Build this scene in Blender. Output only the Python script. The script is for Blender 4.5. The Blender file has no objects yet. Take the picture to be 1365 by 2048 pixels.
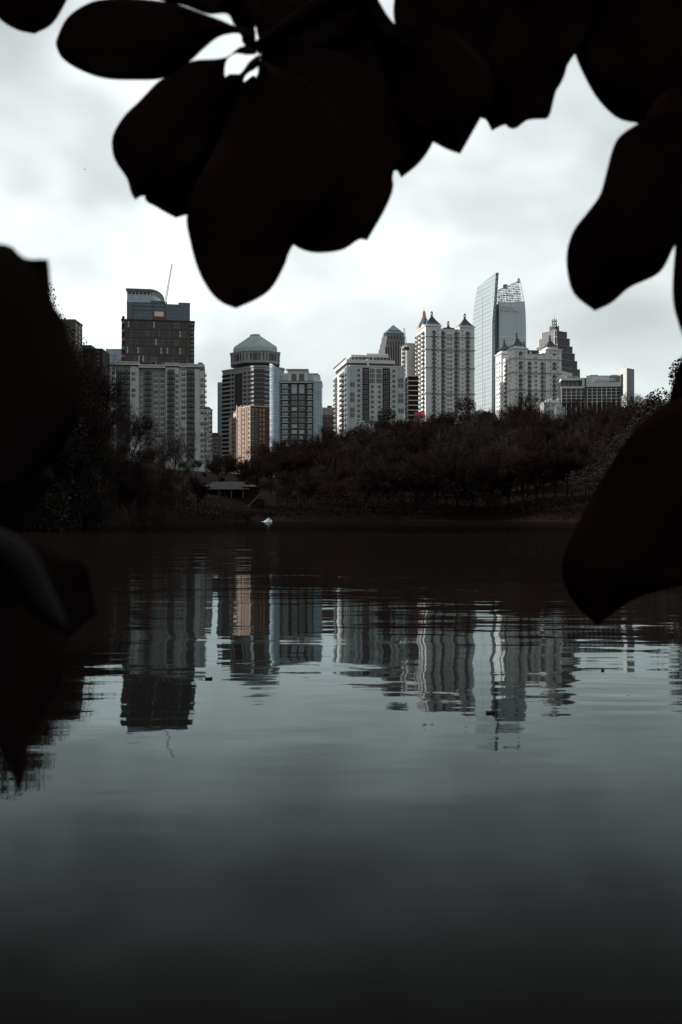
import bpy, math, random
from math import radians as R, sin, cos, pi, sqrt, atan2
from mathutils import Vector, Matrix, noise

random.seed(7)
F = 35.0 / 36.0 * 2048.0          # focal length in photo pixels
CX, H0, H = 682.5, 1028.0, 1.9    # centre column, horizon row, eye height over the water
scn = bpy.context.scene
COL = scn.collection

def X(px, Y): return (px - CX) * Y / F
def Z(py, Y): return H + (H0 - py) * Y / F
def P3(px, py, Y): return Vector((X(px, Y), Y, Z(py, Y)))

# ------------------------------------------------------------------ materials
MATS = {}
def mat(name, col, rough=0.7, var=0.18, scale=0.35, metal=0.0, spec=0.4, bump=0.0, col2=None, detail=5, stretch=(1, 1, 1), emit=None):
    if name in MATS: return MATS[name]
    m = bpy.data.materials.new(name); m.use_nodes = True
    nt = m.node_tree; b = nt.nodes['Principled BSDF']
    tc = nt.nodes.new('ShaderNodeTexCoord')
    mp = nt.nodes.new('ShaderNodeMapping'); mp.inputs['Scale'].default_value = stretch
    nt.links.new(tc.outputs['Object'], mp.inputs[0])
    n = nt.nodes.new('ShaderNodeTexNoise'); n.inputs['Scale'].default_value = scale; n.inputs['Detail'].default_value = detail
    nt.links.new(mp.outputs[0], n.inputs['Vector'])
    r = nt.nodes.new('ShaderNodeValToRGB')
    c2 = col2 or tuple(min(1, c * (1 + var)) for c in col)
    c1 = col if col2 else tuple(c * (1 - var) for c in col)
    r.color_ramp.elements[0].position = 0.32; r.color_ramp.elements[0].color = (*c1, 1)
    r.color_ramp.elements[1].position = 0.68; r.color_ramp.elements[1].color = (*c2, 1)
    nt.links.new(n.outputs['Fac'], r.inputs[0]); nt.links.new(r.outputs[0], b.inputs['Base Color'])
    b.inputs['Roughness'].default_value = rough; b.inputs['Metallic'].default_value = metal
    b.inputs['Specular IOR Level'].default_value = spec
    if bump:
        bp = nt.nodes.new('ShaderNodeBump'); bp.inputs['Strength'].default_value = 0.6; bp.inputs['Distance'].default_value = bump
        nt.links.new(n.outputs['Fac'], bp.inputs['Height']); nt.links.new(bp.outputs[0], b.inputs['Normal'])
    MATS[name] = m; return m

def panes(name, c1, c2, cm, pw, ph, mort=0.12, rough=0.12, metal=0.0, spec=0.8, skew=0.0):
    """curtain wall glass: panes of pw x ph metres with a thin mullion between them"""
    if name in MATS: return MATS[name]
    m = bpy.data.materials.new(name); m.use_nodes = True
    nt = m.node_tree; b = nt.nodes['Principled BSDF']; N = nt.nodes; L = nt.links
    tc = N.new('ShaderNodeTexCoord'); sp = N.new('ShaderNodeSeparateXYZ'); L.new(tc.outputs['Object'], sp.inputs[0])
    ad = N.new('ShaderNodeMath'); ad.operation = 'ADD'; L.new(sp.outputs[0], ad.inputs[0]); L.new(sp.outputs[1], ad.inputs[1])
    cb = N.new('ShaderNodeCombineXYZ'); L.new(ad.outputs[0], cb.inputs[0]); L.new(sp.outputs[2], cb.inputs[1])
    br = N.new('ShaderNodeTexBrick'); br.offset = 0.0; br.inputs['Scale'].default_value = 1.0
    br.inputs['Brick Width'].default_value = pw; br.inputs['Row Height'].default_value = ph
    br.inputs['Mortar Size'].default_value = mort; br.inputs['Mortar Smooth'].default_value = 0.2
    br.inputs['Color1'].default_value = (*c1, 1); br.inputs['Color2'].default_value = (*c2, 1); br.inputs['Mortar'].default_value = (*cm, 1)
    L.new(cb.outputs[0], br.inputs['Vector']); L.new(br.outputs['Color'], b.inputs['Base Color'])
    ns = N.new('ShaderNodeTexNoise'); ns.inputs['Scale'].default_value = 0.12; ns.inputs['Detail'].default_value = 3
    L.new(tc.outputs['Object'], ns.inputs['Vector'])
    mr = N.new('ShaderNodeMapRange'); mr.inputs['To Min'].default_value = rough * 0.6; mr.inputs['To Max'].default_value = rough * 1.6
    L.new(ns.outputs['Fac'], mr.inputs['Value']); L.new(mr.outputs[0], b.inputs['Roughness'])
    b.inputs['Metallic'].default_value = metal; b.inputs['Specular IOR Level'].default_value = spec
    bp = N.new('ShaderNodeBump'); bp.inputs['Distance'].default_value = 0.04; bp.inputs['Strength'].default_value = 0.5
    L.new(br.outputs['Fac'], bp.inputs['Height']); L.new(bp.outputs[0], b.inputs['Normal'])
    MATS[name] = m; return m

# ------------------------------------------------------------------ mesh helpers
class MB:
    def __init__(s): s.v = []; s.f = []; s.m = []; s.mats = []
    def mi(s, m):
        if m not in s.mats: s.mats.append(m)
        return s.mats.index(m)
    def add(s, vs, fs, m):
        o = len(s.v); s.v.extend([tuple(v) for v in vs]); k = s.mi(m)
        for f in fs: s.f.append([i + o for i in f]); s.m.append(k)
    def box(s, x0, x1, y0, y1, z0, z1, m):
        s.add([(x0,y0,z0),(x1,y0,z0),(x1,y1,z0),(x0,y1,z0),(x0,y0,z1),(x1,y0,z1),(x1,y1,z1),(x0,y1,z1)],
              [(0,3,2,1),(4,5,6,7),(0,1,5,4),(1,2,6,5),(2,3,7,6),(3,0,4,7)], m)
    def loft(s, rings, m, caps=True, closed=True):
        n = len(rings[0]); vs = [p for r in rings for p in r]; fs = []
        for k in range(len(rings) - 1):
            for i in range(n if closed else n - 1):
                j = (i + 1) % n
                fs.append((k*n+i, k*n+j, (k+1)*n+j, (k+1)*n+i))
        if caps: fs.append(tuple(range(n))[::-1]); fs.append(tuple((len(rings)-1)*n+i for i in range(n)))
        s.add(vs, fs, m)
    def prism(s, poly, z0, z1, m): s.loft([[(x,y,z0) for x,y in poly],[(x,y,z1) for x,y in poly]], m)
    def tube(s, pts, rads, m, n=6, caps=True):
        rings = []
        for i, p in enumerate(pts):
            p = Vector(p); a = Vector(pts[max(0,i-1)]); b = Vector(pts[min(len(pts)-1,i+1)])
            d = (b - a).normalized(); u = d.cross(Vector((0.31,0.23,0.92)))
            if u.length < 1e-3: u = d.cross(Vector((1,0,0)))
            u.normalize(); w = d.cross(u); r = rads[i]
            rings.append([p + u*(r*cos(2*pi*k/n)) + w*(r*sin(2*pi*k/n)) for k in range(n)])
        s.loft(rings, m, caps=caps)
    def mesh(s, name):
        me = bpy.data.meshes.new(name); me.from_pydata(s.v, [], s.f)
        for m in s.mats: me.materials.append(m)
        me.polygons.foreach_set('material_index', s.m); me.update(); return me
    def build(s, name, parent=None, smooth=False):
        me = s.mesh(name)
        if smooth: me.polygons.foreach_set('use_smooth', [True]*len(me.polygons))
        return link(name, me, parent)

def link(name, me, parent=None):
    o = bpy.data.objects.new(name, me); COL.objects.link(o)
    if parent: o.parent = parent
    return o
def thing(name, label, cat, loc=(0,0,0), rz=0, group=None):
    o = bpy.data.objects.new(name, None); COL.objects.link(o); o.empty_display_size = 0.2
    o.location = loc; o.rotation_euler = (0,0,rz); o['label'] = label; o['category'] = cat
    if group: o['group'] = group
    return o
def tag(o, label=None, cat=None, group=None, kind=None):
    if label: o['label'] = label
    if cat: o['category'] = cat
    if group: o['group'] = group
    if kind: o['kind'] = kind
    return o
def copy_tree(o, parent=None):
    c = o.copy(); COL.objects.link(c)
    if parent: c.parent = parent
    for ch in o.children: copy_tree(ch, c)
    return c

# ------------------------------------------------------------------ terrain
def sstep(a, b, t):
    t = max(0.0, min(1.0, (t - a) / (b - a))); return t*t*(3-2*t)
def shore_far(x):
    # distance of the waterline from the camera: the lake narrows at both sides
    y = 256.0 + 6*sin(x*0.03)
    if x < -22: y -= (-22 - x) * 2.6
    if x > 46: y -= (x - 46) * 1.5
    return y
def lake_d(x, y):
    """>0 on land, <0 in the lake (metres, rough)"""
    d1 = (y - shore_far(x)) * 0.55
    d2 = (2.35 + 0.25*sin(x*0.9) + 0.012*x*x) - y if abs(x) < 70 else 40 - y
    return max(d1, d2 if y < 60 else -99)
def ground(x, y):
    d = lake_d(x, y)
    if d < 0: return max(-1.6, d * 0.35)
    if y < 45 and d > 0:
        return min(0.33, 0.28*d) + 0.02*sin(x*2)*sin(y*2.3) + max(0, -y-3)*0.06
    z = min(d, 5) * 0.34 + 6.0*sstep(5, 45, d) + 11*sstep(40, 130, d) + 6*sstep(120, 300, d)
    return z + 0.5*noise.noise((x*0.05, y*0.05, 0.0)) * min(1, d/6)

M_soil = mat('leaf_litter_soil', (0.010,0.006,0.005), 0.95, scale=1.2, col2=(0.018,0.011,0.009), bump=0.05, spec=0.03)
def make_terrain():
    def axis(a, b, dense):
        out = []; t = a
        while t < b:
            out.append(t); s = 1e9
            for c, w in dense: s = min(s, max(w, abs(t - c) * 0.12))
            t += s
        out.append(b); return out
    xs = axis(-5000, 5000, [(0, 0.7), (-60, 4), (80, 4)])
    ys = axis(-1500, 7000, [(1.5, 0.35), (255, 2.5), (180, 6), (300, 5)])
    me = bpy.data.meshes.new('ground'); nx = len(xs)
    vs = [(x, y, ground(x, y)) for y in ys for x in xs]
    fs = [(j*nx+i, j*nx+i+1, (j+1)*nx+i+1, (j+1)*nx+i) for j in range(len(ys)-1) for i in range(nx-1)]
    me.from_pydata(vs, [], fs); me.materials.append(M_soil)
    me.polygons.foreach_set('use_smooth', [True]*len(me.polygons))
    o = link('ground', me); o['kind'] = 'structure'
make_terrain()

# ------------------------------------------------------------------ water
def water_material():
    m = bpy.data.materials.new('lake_water'); m.use_nodes = True
    nt = m.node_tree; N = nt.nodes; L = nt.links; N.clear()
    out = N.new('ShaderNodeOutputMaterial')
    def val(v): n = N.new('ShaderNodeValue'); n.outputs[0].default_value = v; return n.outputs[0]
    def M(op, a, b=None, clamp=False):
        n = N.new('ShaderNodeMath'); n.operation = op; n.use_clamp = clamp
        for i, q in enumerate((a, b)):
            if q is None: continue
            if isinstance(q, (int, float)): n.inputs[i].default_value = q
            else: L.new(q, n.inputs[i])
        return n.outputs[0]
    def rng(v, a, b, c, d):
        n = N.new('ShaderNodeMapRange'); n.interpolation_type = 'SMOOTHSTEP'
        for i, q in enumerate((a, b, c, d)): n.inputs[i+1].default_value = q
        L.new(v, n.inputs[0]); return n.outputs[0]
    tc = N.new('ShaderNodeTexCoord'); sep = N.new('ShaderNodeSeparateXYZ'); L.new(tc.outputs['Object'], sep.inputs[0])
    x, y = sep.outputs[0], sep.outputs[1]
    def nz(sc, detail, rough=0.5, dist=0.0, rot=0.0):
        mp = N.new('ShaderNodeMapping'); mp.inputs['Scale'].default_value = sc; mp.inputs['Rotation'].default_value = (0,0,rot)
        L.new(tc.outputs['Object'], mp.inputs[0])
        n = N.new('ShaderNodeTexNoise'); n.inputs['Scale'].default_value = 1; n.inputs['Detail'].default_value = detail
        n.inputs['Roughness'].default_value = rough; n.inputs['Distortion'].default_value = dist
        L.new(mp.outputs[0], n.inputs['Vector']); return n.outputs['Fac']
    breeze = rng(nz((0.16, 0.30, 1), 2), 0.36, 0.62, 0.35, 1.0)
    near = rng(y, 5.5, 9.5, 0.16, 1.0)
    mid = rng(y, 24.0, 60.0, 1.0, 1.3)
    amp = M('MULTIPLY', M('MULTIPLY', breeze, near), mid)
    h1 = M('MULTIPLY', nz((0.75, 2.1, 1), 1.5, 0.45), 0.0088)
    h2 = M('MULTIPLY', nz((2.6, 6.0, 1), 2.0, 0.5), 0.0010)
    h3 = M('MULTIPLY', nz((0.16, 0.42, 1), 2.0), 0.0150)
    h = M('MULTIPLY', M('ADD', M('ADD', h1, h2), h3), amp)
    # water stirred up round the fountain
    dx = M('MULTIPLY', M('ADD', x, 20.0), 1/17.0); dy = M('MULTIPLY', M('ADD', y, -238.0), 1/7.0)
    rr = M('ADD', M('MULTIPLY', dx, dx), M('MULTIPLY', dy, dy))
    stir = M('MULTIPLY', rng(rr, 0.3, 1.2, 1.0, 0.0), M('MULTIPLY', nz((1.5, 1.5, 1), 3), 0.035))
    h = M('ADD', h, stir)
    bp = N.new('ShaderNodeBump'); bp.inputs['Strength'].default_value = 1.0; bp.inputs['Distance'].default_value = 1.0
    L.new(h, bp.inputs['Height'])
    g = N.new('ShaderNodeNewGeometry')
    dt = N.new('ShaderNodeVectorMath'); dt.operation = 'DOT_PRODUCT'; L.new(bp.outputs[0], dt.inputs[0]); L.new(g.outputs['Incoming'], dt.inputs[1])
    c = M('MAXIMUM', M('ABSOLUTE', dt.outputs['Value']), 0.004)
    s2 = M('SUBTRACT', 1.0, M('MULTIPLY', c, c))
    ct = M('SQRT', M('SUBTRACT', 1.0, M('MULTIPLY', s2, 1/1.777)))
    nc = M('MULTIPLY', c, 1.333)
    rp = M('POWER', M('DIVIDE', M('SUBTRACT', ct, nc), M('ADD', ct, nc)), 2.0)      # parallel-polarised Fresnel
    nct = M('MULTIPLY', ct, 1.333)
    rs = M('POWER', M('DIVIDE', M('SUBTRACT', nct, c), M('ADD', nct, c)), 2.0)
    fac = M('MINIMUM', M('MULTIPLY', M('POWER', rp, 1.25), 1.72), 0.43)
    gl = N.new('ShaderNodeBsdfGlossy'); gl.inputs['Roughness'].default_value = 0.03; gl.inputs['Color'].default_value = (0.86, 0.97, 0.98, 1)
    L.new(bp.outputs[0], gl.inputs['Normal'])
    df = N.new('ShaderNodeBsdfDiffuse'); df.inputs['Color'].default_value = (0.0075, 0.0050, 0.0042, 1)
    mx = N.new('ShaderNodeMixShader'); L.new(fac, mx.inputs[0]); L.new(df.outputs[0], mx.inputs[1]); L.new(gl.outputs[0], mx.inputs[2])
    L.new(mx.outputs[0], out.inputs[0]); return m
wb = MB(); wb.add([(-420,-6,0),(420,-6,0),(420,330,0),(-420,330,0)], [(0,1,2,3)], water_material())
w = wb.build('lake'); w['kind'] = 'structure'

# ------------------------------------------------------------------ building helper
M_glass_dark = mat('dark_window_glass', (0.018,0.022,0.026), 0.12, var=0.5, scale=0.6, spec=0.7)
M_glass_grey = mat('grey_window_glass', (0.07,0.085,0.09), 0.15, var=0.5, scale=0.5, spec=0.8)
M_glass_pale = mat('sky_pale_window_glass', (0.40,0.46,0.48), 0.15, var=0.35, scale=0.5, spec=0.8)  # bright sky reflection put into the pale base colour
M_white = mat('white_paint', (0.72,0.72,0.70), 0.6, var=0.06)
M_black = mat('black_metal', (0.02,0.02,0.022), 0.5, var=0.2)
M_rail = mat('dark_railing_metal', (0.035,0.037,0.04), 0.45, var=0.2)

WC = {}
def window_mesh(w, h, frame, glass, nx=2, ny=1, sill=None, fr=0.12):
    key = ('w', round(w,1), round(h,1), frame.name, glass.name, nx, ny, sill.name if sill else 0)
    if key in WC: return WC[key]
    b = MB(); w, h = key[1], key[2]
    b.box(-w/2, w/2, -0.05, 0.02, 0, h, glass)
    for x0, x1, z0, z1 in ((-w/2,-w/2+fr,0,h),(w/2-fr,w/2,0,h),(-w/2+fr,w/2-fr,0,fr),(-w/2+fr,w/2-fr,h-fr,h)):
        b.box(x0, x1, -0.13, 0.015, z0, z1, frame)
    for i in range(1, nx): x = -w/2 + w*i/nx; b.box(x-fr*0.35, x+fr*0.35, -0.11, 0.01, fr, h-fr, frame)
    for i in range(1, ny): z = h*i/ny; b.box(-w/2+fr, w/2-fr, -0.115, 0.01, z-fr*0.5, z+fr*0.5, frame)
    if sill: b.box(-w/2-0.08, w/2+0.08, -0.2, 0.01, -0.36, -0.004, sill)
    WC[key] = b.mesh('window'); return WC[key]
def balcony_mesh(w, floor, slabm, railm, wallm, doorm, depth=1.5, n=None, curved=False):
    key = ('b', round(w,1), round(floor,1), slabm.name, railm.name, wallm.name, doorm.name, depth, curved)
    if key in WC: return WC[key]
    b = MB(); w = key[1]; d = depth
    b.box(-w/2+0.1, w/2-0.1, -0.06, 0.0, 0.02, floor-0.45, wallm)
    dw = w*0.30
    b.box(-dw-0.1, dw+0.1, -0.12, -0.06, 0.05, 2.25, MATS['white_paint'])
    b.box(-dw, -0.06, -0.15, -0.12, 0.15, 2.15, doorm); b.box(0.06, dw, -0.15, -0.12, 0.15, 2.15, doorm)
    b.box(-w/2, w/2, -d, 0.0, -0.22, 0.0, slabm)
    b.box(-w/2, w/2, -d, -d+0.07, 1.0, 1.1, railm)
    for sx in (-w/2, w/2-0.07): b.box(sx, sx+0.07, -d+0.07, 0, 1.0, 1.1, railm)
    k = max(4, int(w/0.28))
    for i in range(k+1):
        x = -w/2 + (w-0.07)*i/k; b.box(x, x+0.07, -d+0.005, -d+0.065, 0, 1.0, railm)
    for j in range(1, 4):
        yy = -d + d*j/4
        for sx in (-w/2, w/2-0.06): b.box(sx+0.002, sx+0.06, yy, yy+0.06, 0, 1.0, railm)
    WC[key] = b.mesh('balcony'); return WC[key]

class Bld:
    def __init__(s, name, label, xc, xr, Y, th=0, xl=None, d=None, base=None, cat='building'):
        s.Y = Y; s.th = R(th); s.Cx = X(xc, Y); c, sn = cos(s.th), sin(s.th)
        k = (xr - CX)/F; s.w = (k*Y - s.Cx)/(c - k*sn)
        if xl is not None:
            kl = (xl - CX)/F; s.d = (s.Cx - kl*Y)/(sn + kl*c)
        if d: s.d = d
        s.gz = (ground(s.Cx, Y) - 3) if base is None else base
        s.t = thing(name, label, cat, (s.Cx, Y, s.gz), s.th)
        s.items = {}
    def z(s, py, Y=None): return Z(py, Y or s.Y) - s.gz
    def u(s, px):
        k = (px - CX)/F; return (k*s.Y - s.Cx)/(cos(s.th) - k*sin(s.th))
    def v(s, px):
        k = (px - CX)/F; return (s.Cx - k*s.Y)/(sin(s.th) + k*cos(s.th))
    def m(s, px): return px*s.Y/F
    def fbox(s, b, face, a0, a1, z0, z1, o0, o1, m, base=0.0):
        """box on a face: a along it, o outwards"""
        if face == 'F': b.box(a0, a1, base-o1, base-o0, z0, z1, m)
        elif face == 'L': b.box(base-o1, base-o0, a0, a1, z0, z1, m)
        else: b.box(s.w+base+o0, s.w+base+o1, a0, a1, z0, z1, m)
    def put(s, kind, me, face, a, z, off=0.0):
        if face == 'F': loc = (a, -off, z); r = 0
        elif face == 'L': loc = (-off, a, z); r = -pi/2
        else: loc = (s.w+off, a, z); r = pi/2
        s.items.setdefault(kind, []).append((me, loc, r))
    def flush(s, cap=98):
        for kind, lst in s.items.items():
            lst.sort(key=lambda q: -q[1][2])
            for me, loc, r in lst[:cap]:
                o = link(kind, me, s.t); o.location = loc; o.rotation_euler = (0,0,r)
            if len(lst) > cap:
                b = MB()
                for me, loc, r in lst[cap:]:
                    T = Matrix.Translation(loc) @ Matrix.Rotation(r, 4, 'Z'); k0 = len(b.v)
                    b.v.extend([tuple(T @ v.co) for v in me.vertices])
                    mi = [b.mi(m) for m in me.materials]
                    for p in me.polygons: b.f.append([i + k0 for i in p.vertices]); b.m.append(mi[p.material_index])
                o = b.build(kind, s.t); o['kind'] = 'stuff'
        s.items = {}
    def wins(s, face, cols, py_top, pitch, n, hfrac, frame=None, glass=None, nx=2, ny=1, sill=None, off=0.0, skip=0.0, kind='window', fr=0.12):
        frame = frame or M_white; glass = glass or M_glass_dark
        fn = s.u if face == 'F' else s.v
        for (p0, p1) in cols:
            a0, a1 = sorted((fn(p0), fn(p1))); h = s.m(pitch*hfrac)
            for i in range(n):
                if random.random() < skip: continue
                g = glass if not isinstance(glass, (list, tuple)) else random.choice(glass)
                s.put(kind, window_mesh(a1-a0, h, frame, g, nx, ny, sill, fr), face, (a0+a1)/2, s.z(py_top + pitch*i) - h, off)
    def balc(s, face, cols, py_floor, pitch, n, slabm, railm, wallm, doorm=None, depth=1.5, off=0.0):
        fn = s.u if face == 'F' else s.v
        for (p0, p1) in cols:
            a0, a1 = sorted((fn(p0), fn(p1)))
            for i in range(n):
                s.put('balcony', balcony_mesh(a1-a0, s.m(pitch), slabm, railm, wallm, doorm or M_glass_grey, depth), face, (a0+a1)/2, s.z(py_floor + pitch*i), off)
    def block(s, name, x0, x1, y0, y1, z0, z1, m):
        b = MB(); b.box(x0, x1, y0, y1, z0, z1, m); return b.build(name, s.t)

# palette
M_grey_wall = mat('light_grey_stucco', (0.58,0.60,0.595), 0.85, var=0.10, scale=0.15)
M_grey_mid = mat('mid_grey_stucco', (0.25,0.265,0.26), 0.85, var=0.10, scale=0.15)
M_grey_dark = mat('charcoal_panel', (0.075,0.08,0.078), 0.8, var=0.12, scale=0.2)
M_brown = mat('brown_brick', (0.12,0.095,0.082), 0.9, var=0.18, scale=0.5)
M_brown_dk = mat('dark_brown_brick', (0.04,0.03,0.026), 0.9, var=0.2, scale=0.5)
M_redbrick = mat('dark_red_brick', (0.10,0.045,0.035), 0.9, var=0.2, scale=0.5)
M_orange = mat('terracotta_stucco', (0.40,0.235,0.165), 0.85, var=0.10, scale=0.2)
M_pinkish = mat('pale_terracotta_trim', (0.52,0.42,0.36), 0.85, var=0.08, scale=0.2)
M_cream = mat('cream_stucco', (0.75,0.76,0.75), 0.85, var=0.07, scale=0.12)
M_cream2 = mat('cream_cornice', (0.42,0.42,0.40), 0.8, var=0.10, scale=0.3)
M_slate = mat('slate_roofing', (0.055,0.065,0.07), 0.6, var=0.25, scale=0.9)
M_granite = mat('grey_granite', (0.30,0.305,0.30), 0.6, var=0.12, scale=0.4)
M_granite_dk = mat('dark_granite', (0.10,0.095,0.095), 0.55, var=0.15, scale=0.4)
M_copper = mat('green_copper_roof', (0.40,0.46,0.46), 0.5, var=0.15, scale=0.3, stretch=(1,1,4))
M_rust = mat('rust_red_sheathing', (0.20,0.07,0.045), 0.8, var=0.15)
M_bronze = mat('bronze_ribbon_glass', (0.013,0.010,0.010), 0.1, var=0.5, scale=0.4, spec=0.5)
G_teal = panes('teal_curtain_wall', (0.075,0.115,0.14), (0.055,0.085,0.105), (0.035,0.045,0.055), 3.0, 3.6, 0.22)
G_blue = panes('blue_curtain_wall', (0.36,0.46,0.53), (0.24,0.34,0.42), (0.60,0.64,0.66), 1.7, 3.0, 0.10)
G_pale = panes('sky_pale_curtain_wall', (0.36,0.42,0.44), (0.31,0.37,0.39), (0.48,0.54,0.56), 60.0, 4.0, 0.55, rough=0.3)  # pale base colour stands in for the lit sky this glass reflects
G_rib = panes('ribbed_blue_curtain_wall', (0.50,0.58,0.62), (0.40,0.49,0.54), (0.85,0.88,0.90), 2.1, 30.0, 0.30, rough=0.2)
G_sky = panes('sky_blue_curtain_wall', (0.36,0.46,0.53), (0.22,0.33,0.42), (0.55,0.58,0.60), 2.2, 3.2, 0.12)

# ---- 1. light grey apartment block at the left
B = Bld('apartment_block', 'wide light grey apartment block with balcony columns, behind the bare trees on the left', 172, 408.5, 550, 6, d=22)
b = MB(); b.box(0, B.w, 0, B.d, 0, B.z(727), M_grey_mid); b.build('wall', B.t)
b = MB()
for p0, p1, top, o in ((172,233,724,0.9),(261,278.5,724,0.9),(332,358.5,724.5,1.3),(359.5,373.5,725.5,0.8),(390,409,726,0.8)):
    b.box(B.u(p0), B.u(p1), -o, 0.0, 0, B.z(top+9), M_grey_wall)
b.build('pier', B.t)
for p0, p1, top in ((172,278.5,723.5),(278.6,331.5,729),(331.6,358.6,724.5),(358.7,409.6,726)):
    b = MB(); b.box(B.u(p0), B.u(p1), -1.7, B.d*0.5, B.z(top+5.5), B.z(top), M_grey_wall); b.box(B.u(p0)-0.2, B.u(p1)-0.1, -2.1, B.d*0.5-0.2, B.z(top+0.8), B.z(top-0.6), M_white)
    b.build('parapet', B.t)
B.wins('F', [(212.5,218.5),(225,231)], 731, 11.05, 16, 0.72, glass=[M_glass_dark,M_glass_grey], sill=M_white, off=0.9)
B.wins('F', [(263.5,272),(363,372),(401,408.5)], 732, 11.05, 17, 0.72, glass=[M_glass_dark,M_glass_grey,M_glass_pale], sill=M_white, off=1.0)
B.wins('F', [(280.5,286),(308,317),(321,329.5)], 746, 11.05, 15, 0.68, glass=[M_glass_dark,M_glass_grey], sill=M_grey_wall)
B.wins('F', [(351.5,357.5)], 746, 11.05, 15, 0.68, glass=[M_glass_dark,M_glass_grey], sill=M_white, off=1.32)
B.balc('F', [(184,196),(197,208.5),(234,246.5),(247.5,260),(289.5,303.5),(374.5,389)], 745, 11.05, 16, M_grey_dark, M_rail, M_grey_mid, M_glass_dark)
B.balc('F', [(335,350.5)], 745, 11.05, 16, M_grey_dark, M_rail, M_grey_mid, M_glass_dark, off=1.32)
for i in range(16): B.put('balcony', balcony_mesh(5.0, 3.0, M_grey_dark, M_rail, M_grey_mid, M_glass_dark, 1.2), 'R', 6.0, B.z(745+11.05*i))
B.flush()
for k, (px, wd_, hh) in enumerate(((205,3,1.6),(243,4.5,1.2),(300,3,2.0),(318,2,1.4),(372,4,1.3),(396,2.5,1.8))):
    b = MB(); x = B.u(px); b.box(x, x+wd_, 5, 9, B.z(725), B.z(725)+hh, M_grey_mid); b.box(x+0.3, x+wd_-0.3, 4.8, 5, B.z(725)+0.3, B.z(725)+hh-0.3, M_black); b.build('roof_plant', B.t)
# narrow neighbour and low dark one
B = Bld('apartment_tower', 'narrow pale apartment sliver just right of the wide grey block', 404, 418, 640, 0, d=18)
b = MB(); b.box(0, B.w, 0, B.d, 0, B.z(816), M_grey_mid); b.build('wall', B.t)
b = MB(); b.box(-0.3, B.w+0.3, -0.3, B.d+0.3, B.z(816)-0.01, B.z(814), M_grey_dark); b.build('roof', B.t)
B.wins('F', [(410,413),(414,417)], 819, 9.3, 10, 0.6, glass=[M_glass_grey,M_glass_pale], sill=M_white)
for i in range(9): B.put('balcony', balcony_mesh(5.0, 3.0, M_grey_dark, M_rail, M_grey_mid, M_glass_dark, 1.5), 'R', 4.0, B.z(826+9.3*i))
B.flush()
B = Bld('office_building', 'low dark office building in the gap right of the grey apartments', 416, 437, 700, 0, d=20)
b = MB(); b.box(0, B.w, 0, B.d, 0, B.z(868), M_brown_dk); b.build('wall', B.t)
b = MB(); b.prism([(B.u(419),2),(B.u(434),2),(B.u(434),15),(B.u(419),15)], B.z(868)-0.01, B.z(865), M_grey_dark); b.build('roof', B.t)
B.wins('F', [(418,421),(423,426),(428,431),(433,436)], 872, 8, 5, 0.6, frame=M_grey_mid, glass=M_glass_grey, sill=M_grey_mid); B.flush()

# ---- 2. brown brick tower
B = Bld('brick_tower', 'dark brown brick tower rising behind the grey apartment block', 243.7, 389, 760, 9, d=32)
b = MB(); b.box(0, B.w, 0, B.d, 0, B.z(640), M_brown); b.build('wall', B.t)
b = MB(); b.box(-0.5, B.w+0.5, -0.5, B.d+0.5, B.z(640)-0.01, B.z(637.8), M_brown_dk); b.build('parapet', B.t)
b = MB()
for i in range(6): b.box(-0.25, B.w+0.25, -0.35, 0, B.z(656.5+17.1*i)-0.25, B.z(656.5+17.1*i)+0.25, M_brown)
b.build('floor_band', B.t)
ca = [(255.4,272),(276.5,293.6),(297.6,315),(318.7,336),(340,357),(361,377)]
cb = [(245,261.5),(266,283),(287,303.5),(308,325),(329,346),(350.5,366.5),(370.5,377.5)]
for i in range(6):
    for p0, p1 in (ca if i % 2 == 0 else cb):
        q = (p1-p0)/4
        for k in range(max(1, round((p1-p0)/4.3))):
            n = max(1, round((p1-p0)/4.3)); q = (p1-p0)/n
            g = random.choice([M_glass_dark]*5+[M_glass_grey]*2+[M_glass_pale])
            B.wins('F', [(p0+q*k+0.25, p0+q*(k+1)-0.25)], 641.5+17.1*i, 17.1, 1, 0.76, frame=M_brown_dk, glass=g, nx=1, ny=2, fr=0.16)
B.balc('F', [(381,389)], 648, 8.55, 9, M_brown, M_rail, M_brown_dk, M_glass_grey)
B.balc('F', [(244.2,250)], 648, 17.1, 5, M_brown, M_rail, M_brown_dk, M_glass_grey, off=0.1)
B.flush()

# ---- 3. teal glass tower with flared roof, crane beside it
B = Bld('glass_tower', 'dark teal glass tower with a flared curving roof, above the brown brick tower', 254, 380.5, 900, 9, d=40)
b = MB(); b.box(0, B.w, 0, B.d, 0, B.z(605.5), G_teal); b.box(B.u(357.5), B.w+0.1, 0.3, B.d-0.3, B.z(605.5), B.z(601.5), G_teal)
b.box(B.u(254), B.u(331), 0.5, 28, B.z(605.5), B.z(599), G_teal); b.build('glass_facade', B.t)
curve = [(0.3,0.2),(B.u(300),0.2)] + [(B.u(300)+ (B.u(325)-B.u(300))*sin(a), 0.2+40*(1-cos(a))) for a in [R(15*k) for k in range(1,7)]] + [(0.3, 40.2)]
b = MB(); b.prism(curve, B.z(604), B.z(588), G_blue); b.build('glass_drum', B.t)
b = MB(); b.prism([(x+0.8 if x < 1 else x-1.2, y+1.2 if y < 1 else y-0.8) for x, y in curve], B.z(588)-0.01, B.z(581), M_glass_dark)
for (xa, ya), (xb, yb) in zip(curve[:-2], curve[1:-1]):
    n = 6 if abs(xb-xa) > 15 else 2
    for k in range(n):
        t = k/n; x, y = xa+(xb-xa)*t, ya+(yb-ya)*t; b.box(x+0.3, x+0.9, y+0.2, y+0.8, B.z(588), B.z(581.5), M_white)
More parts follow.
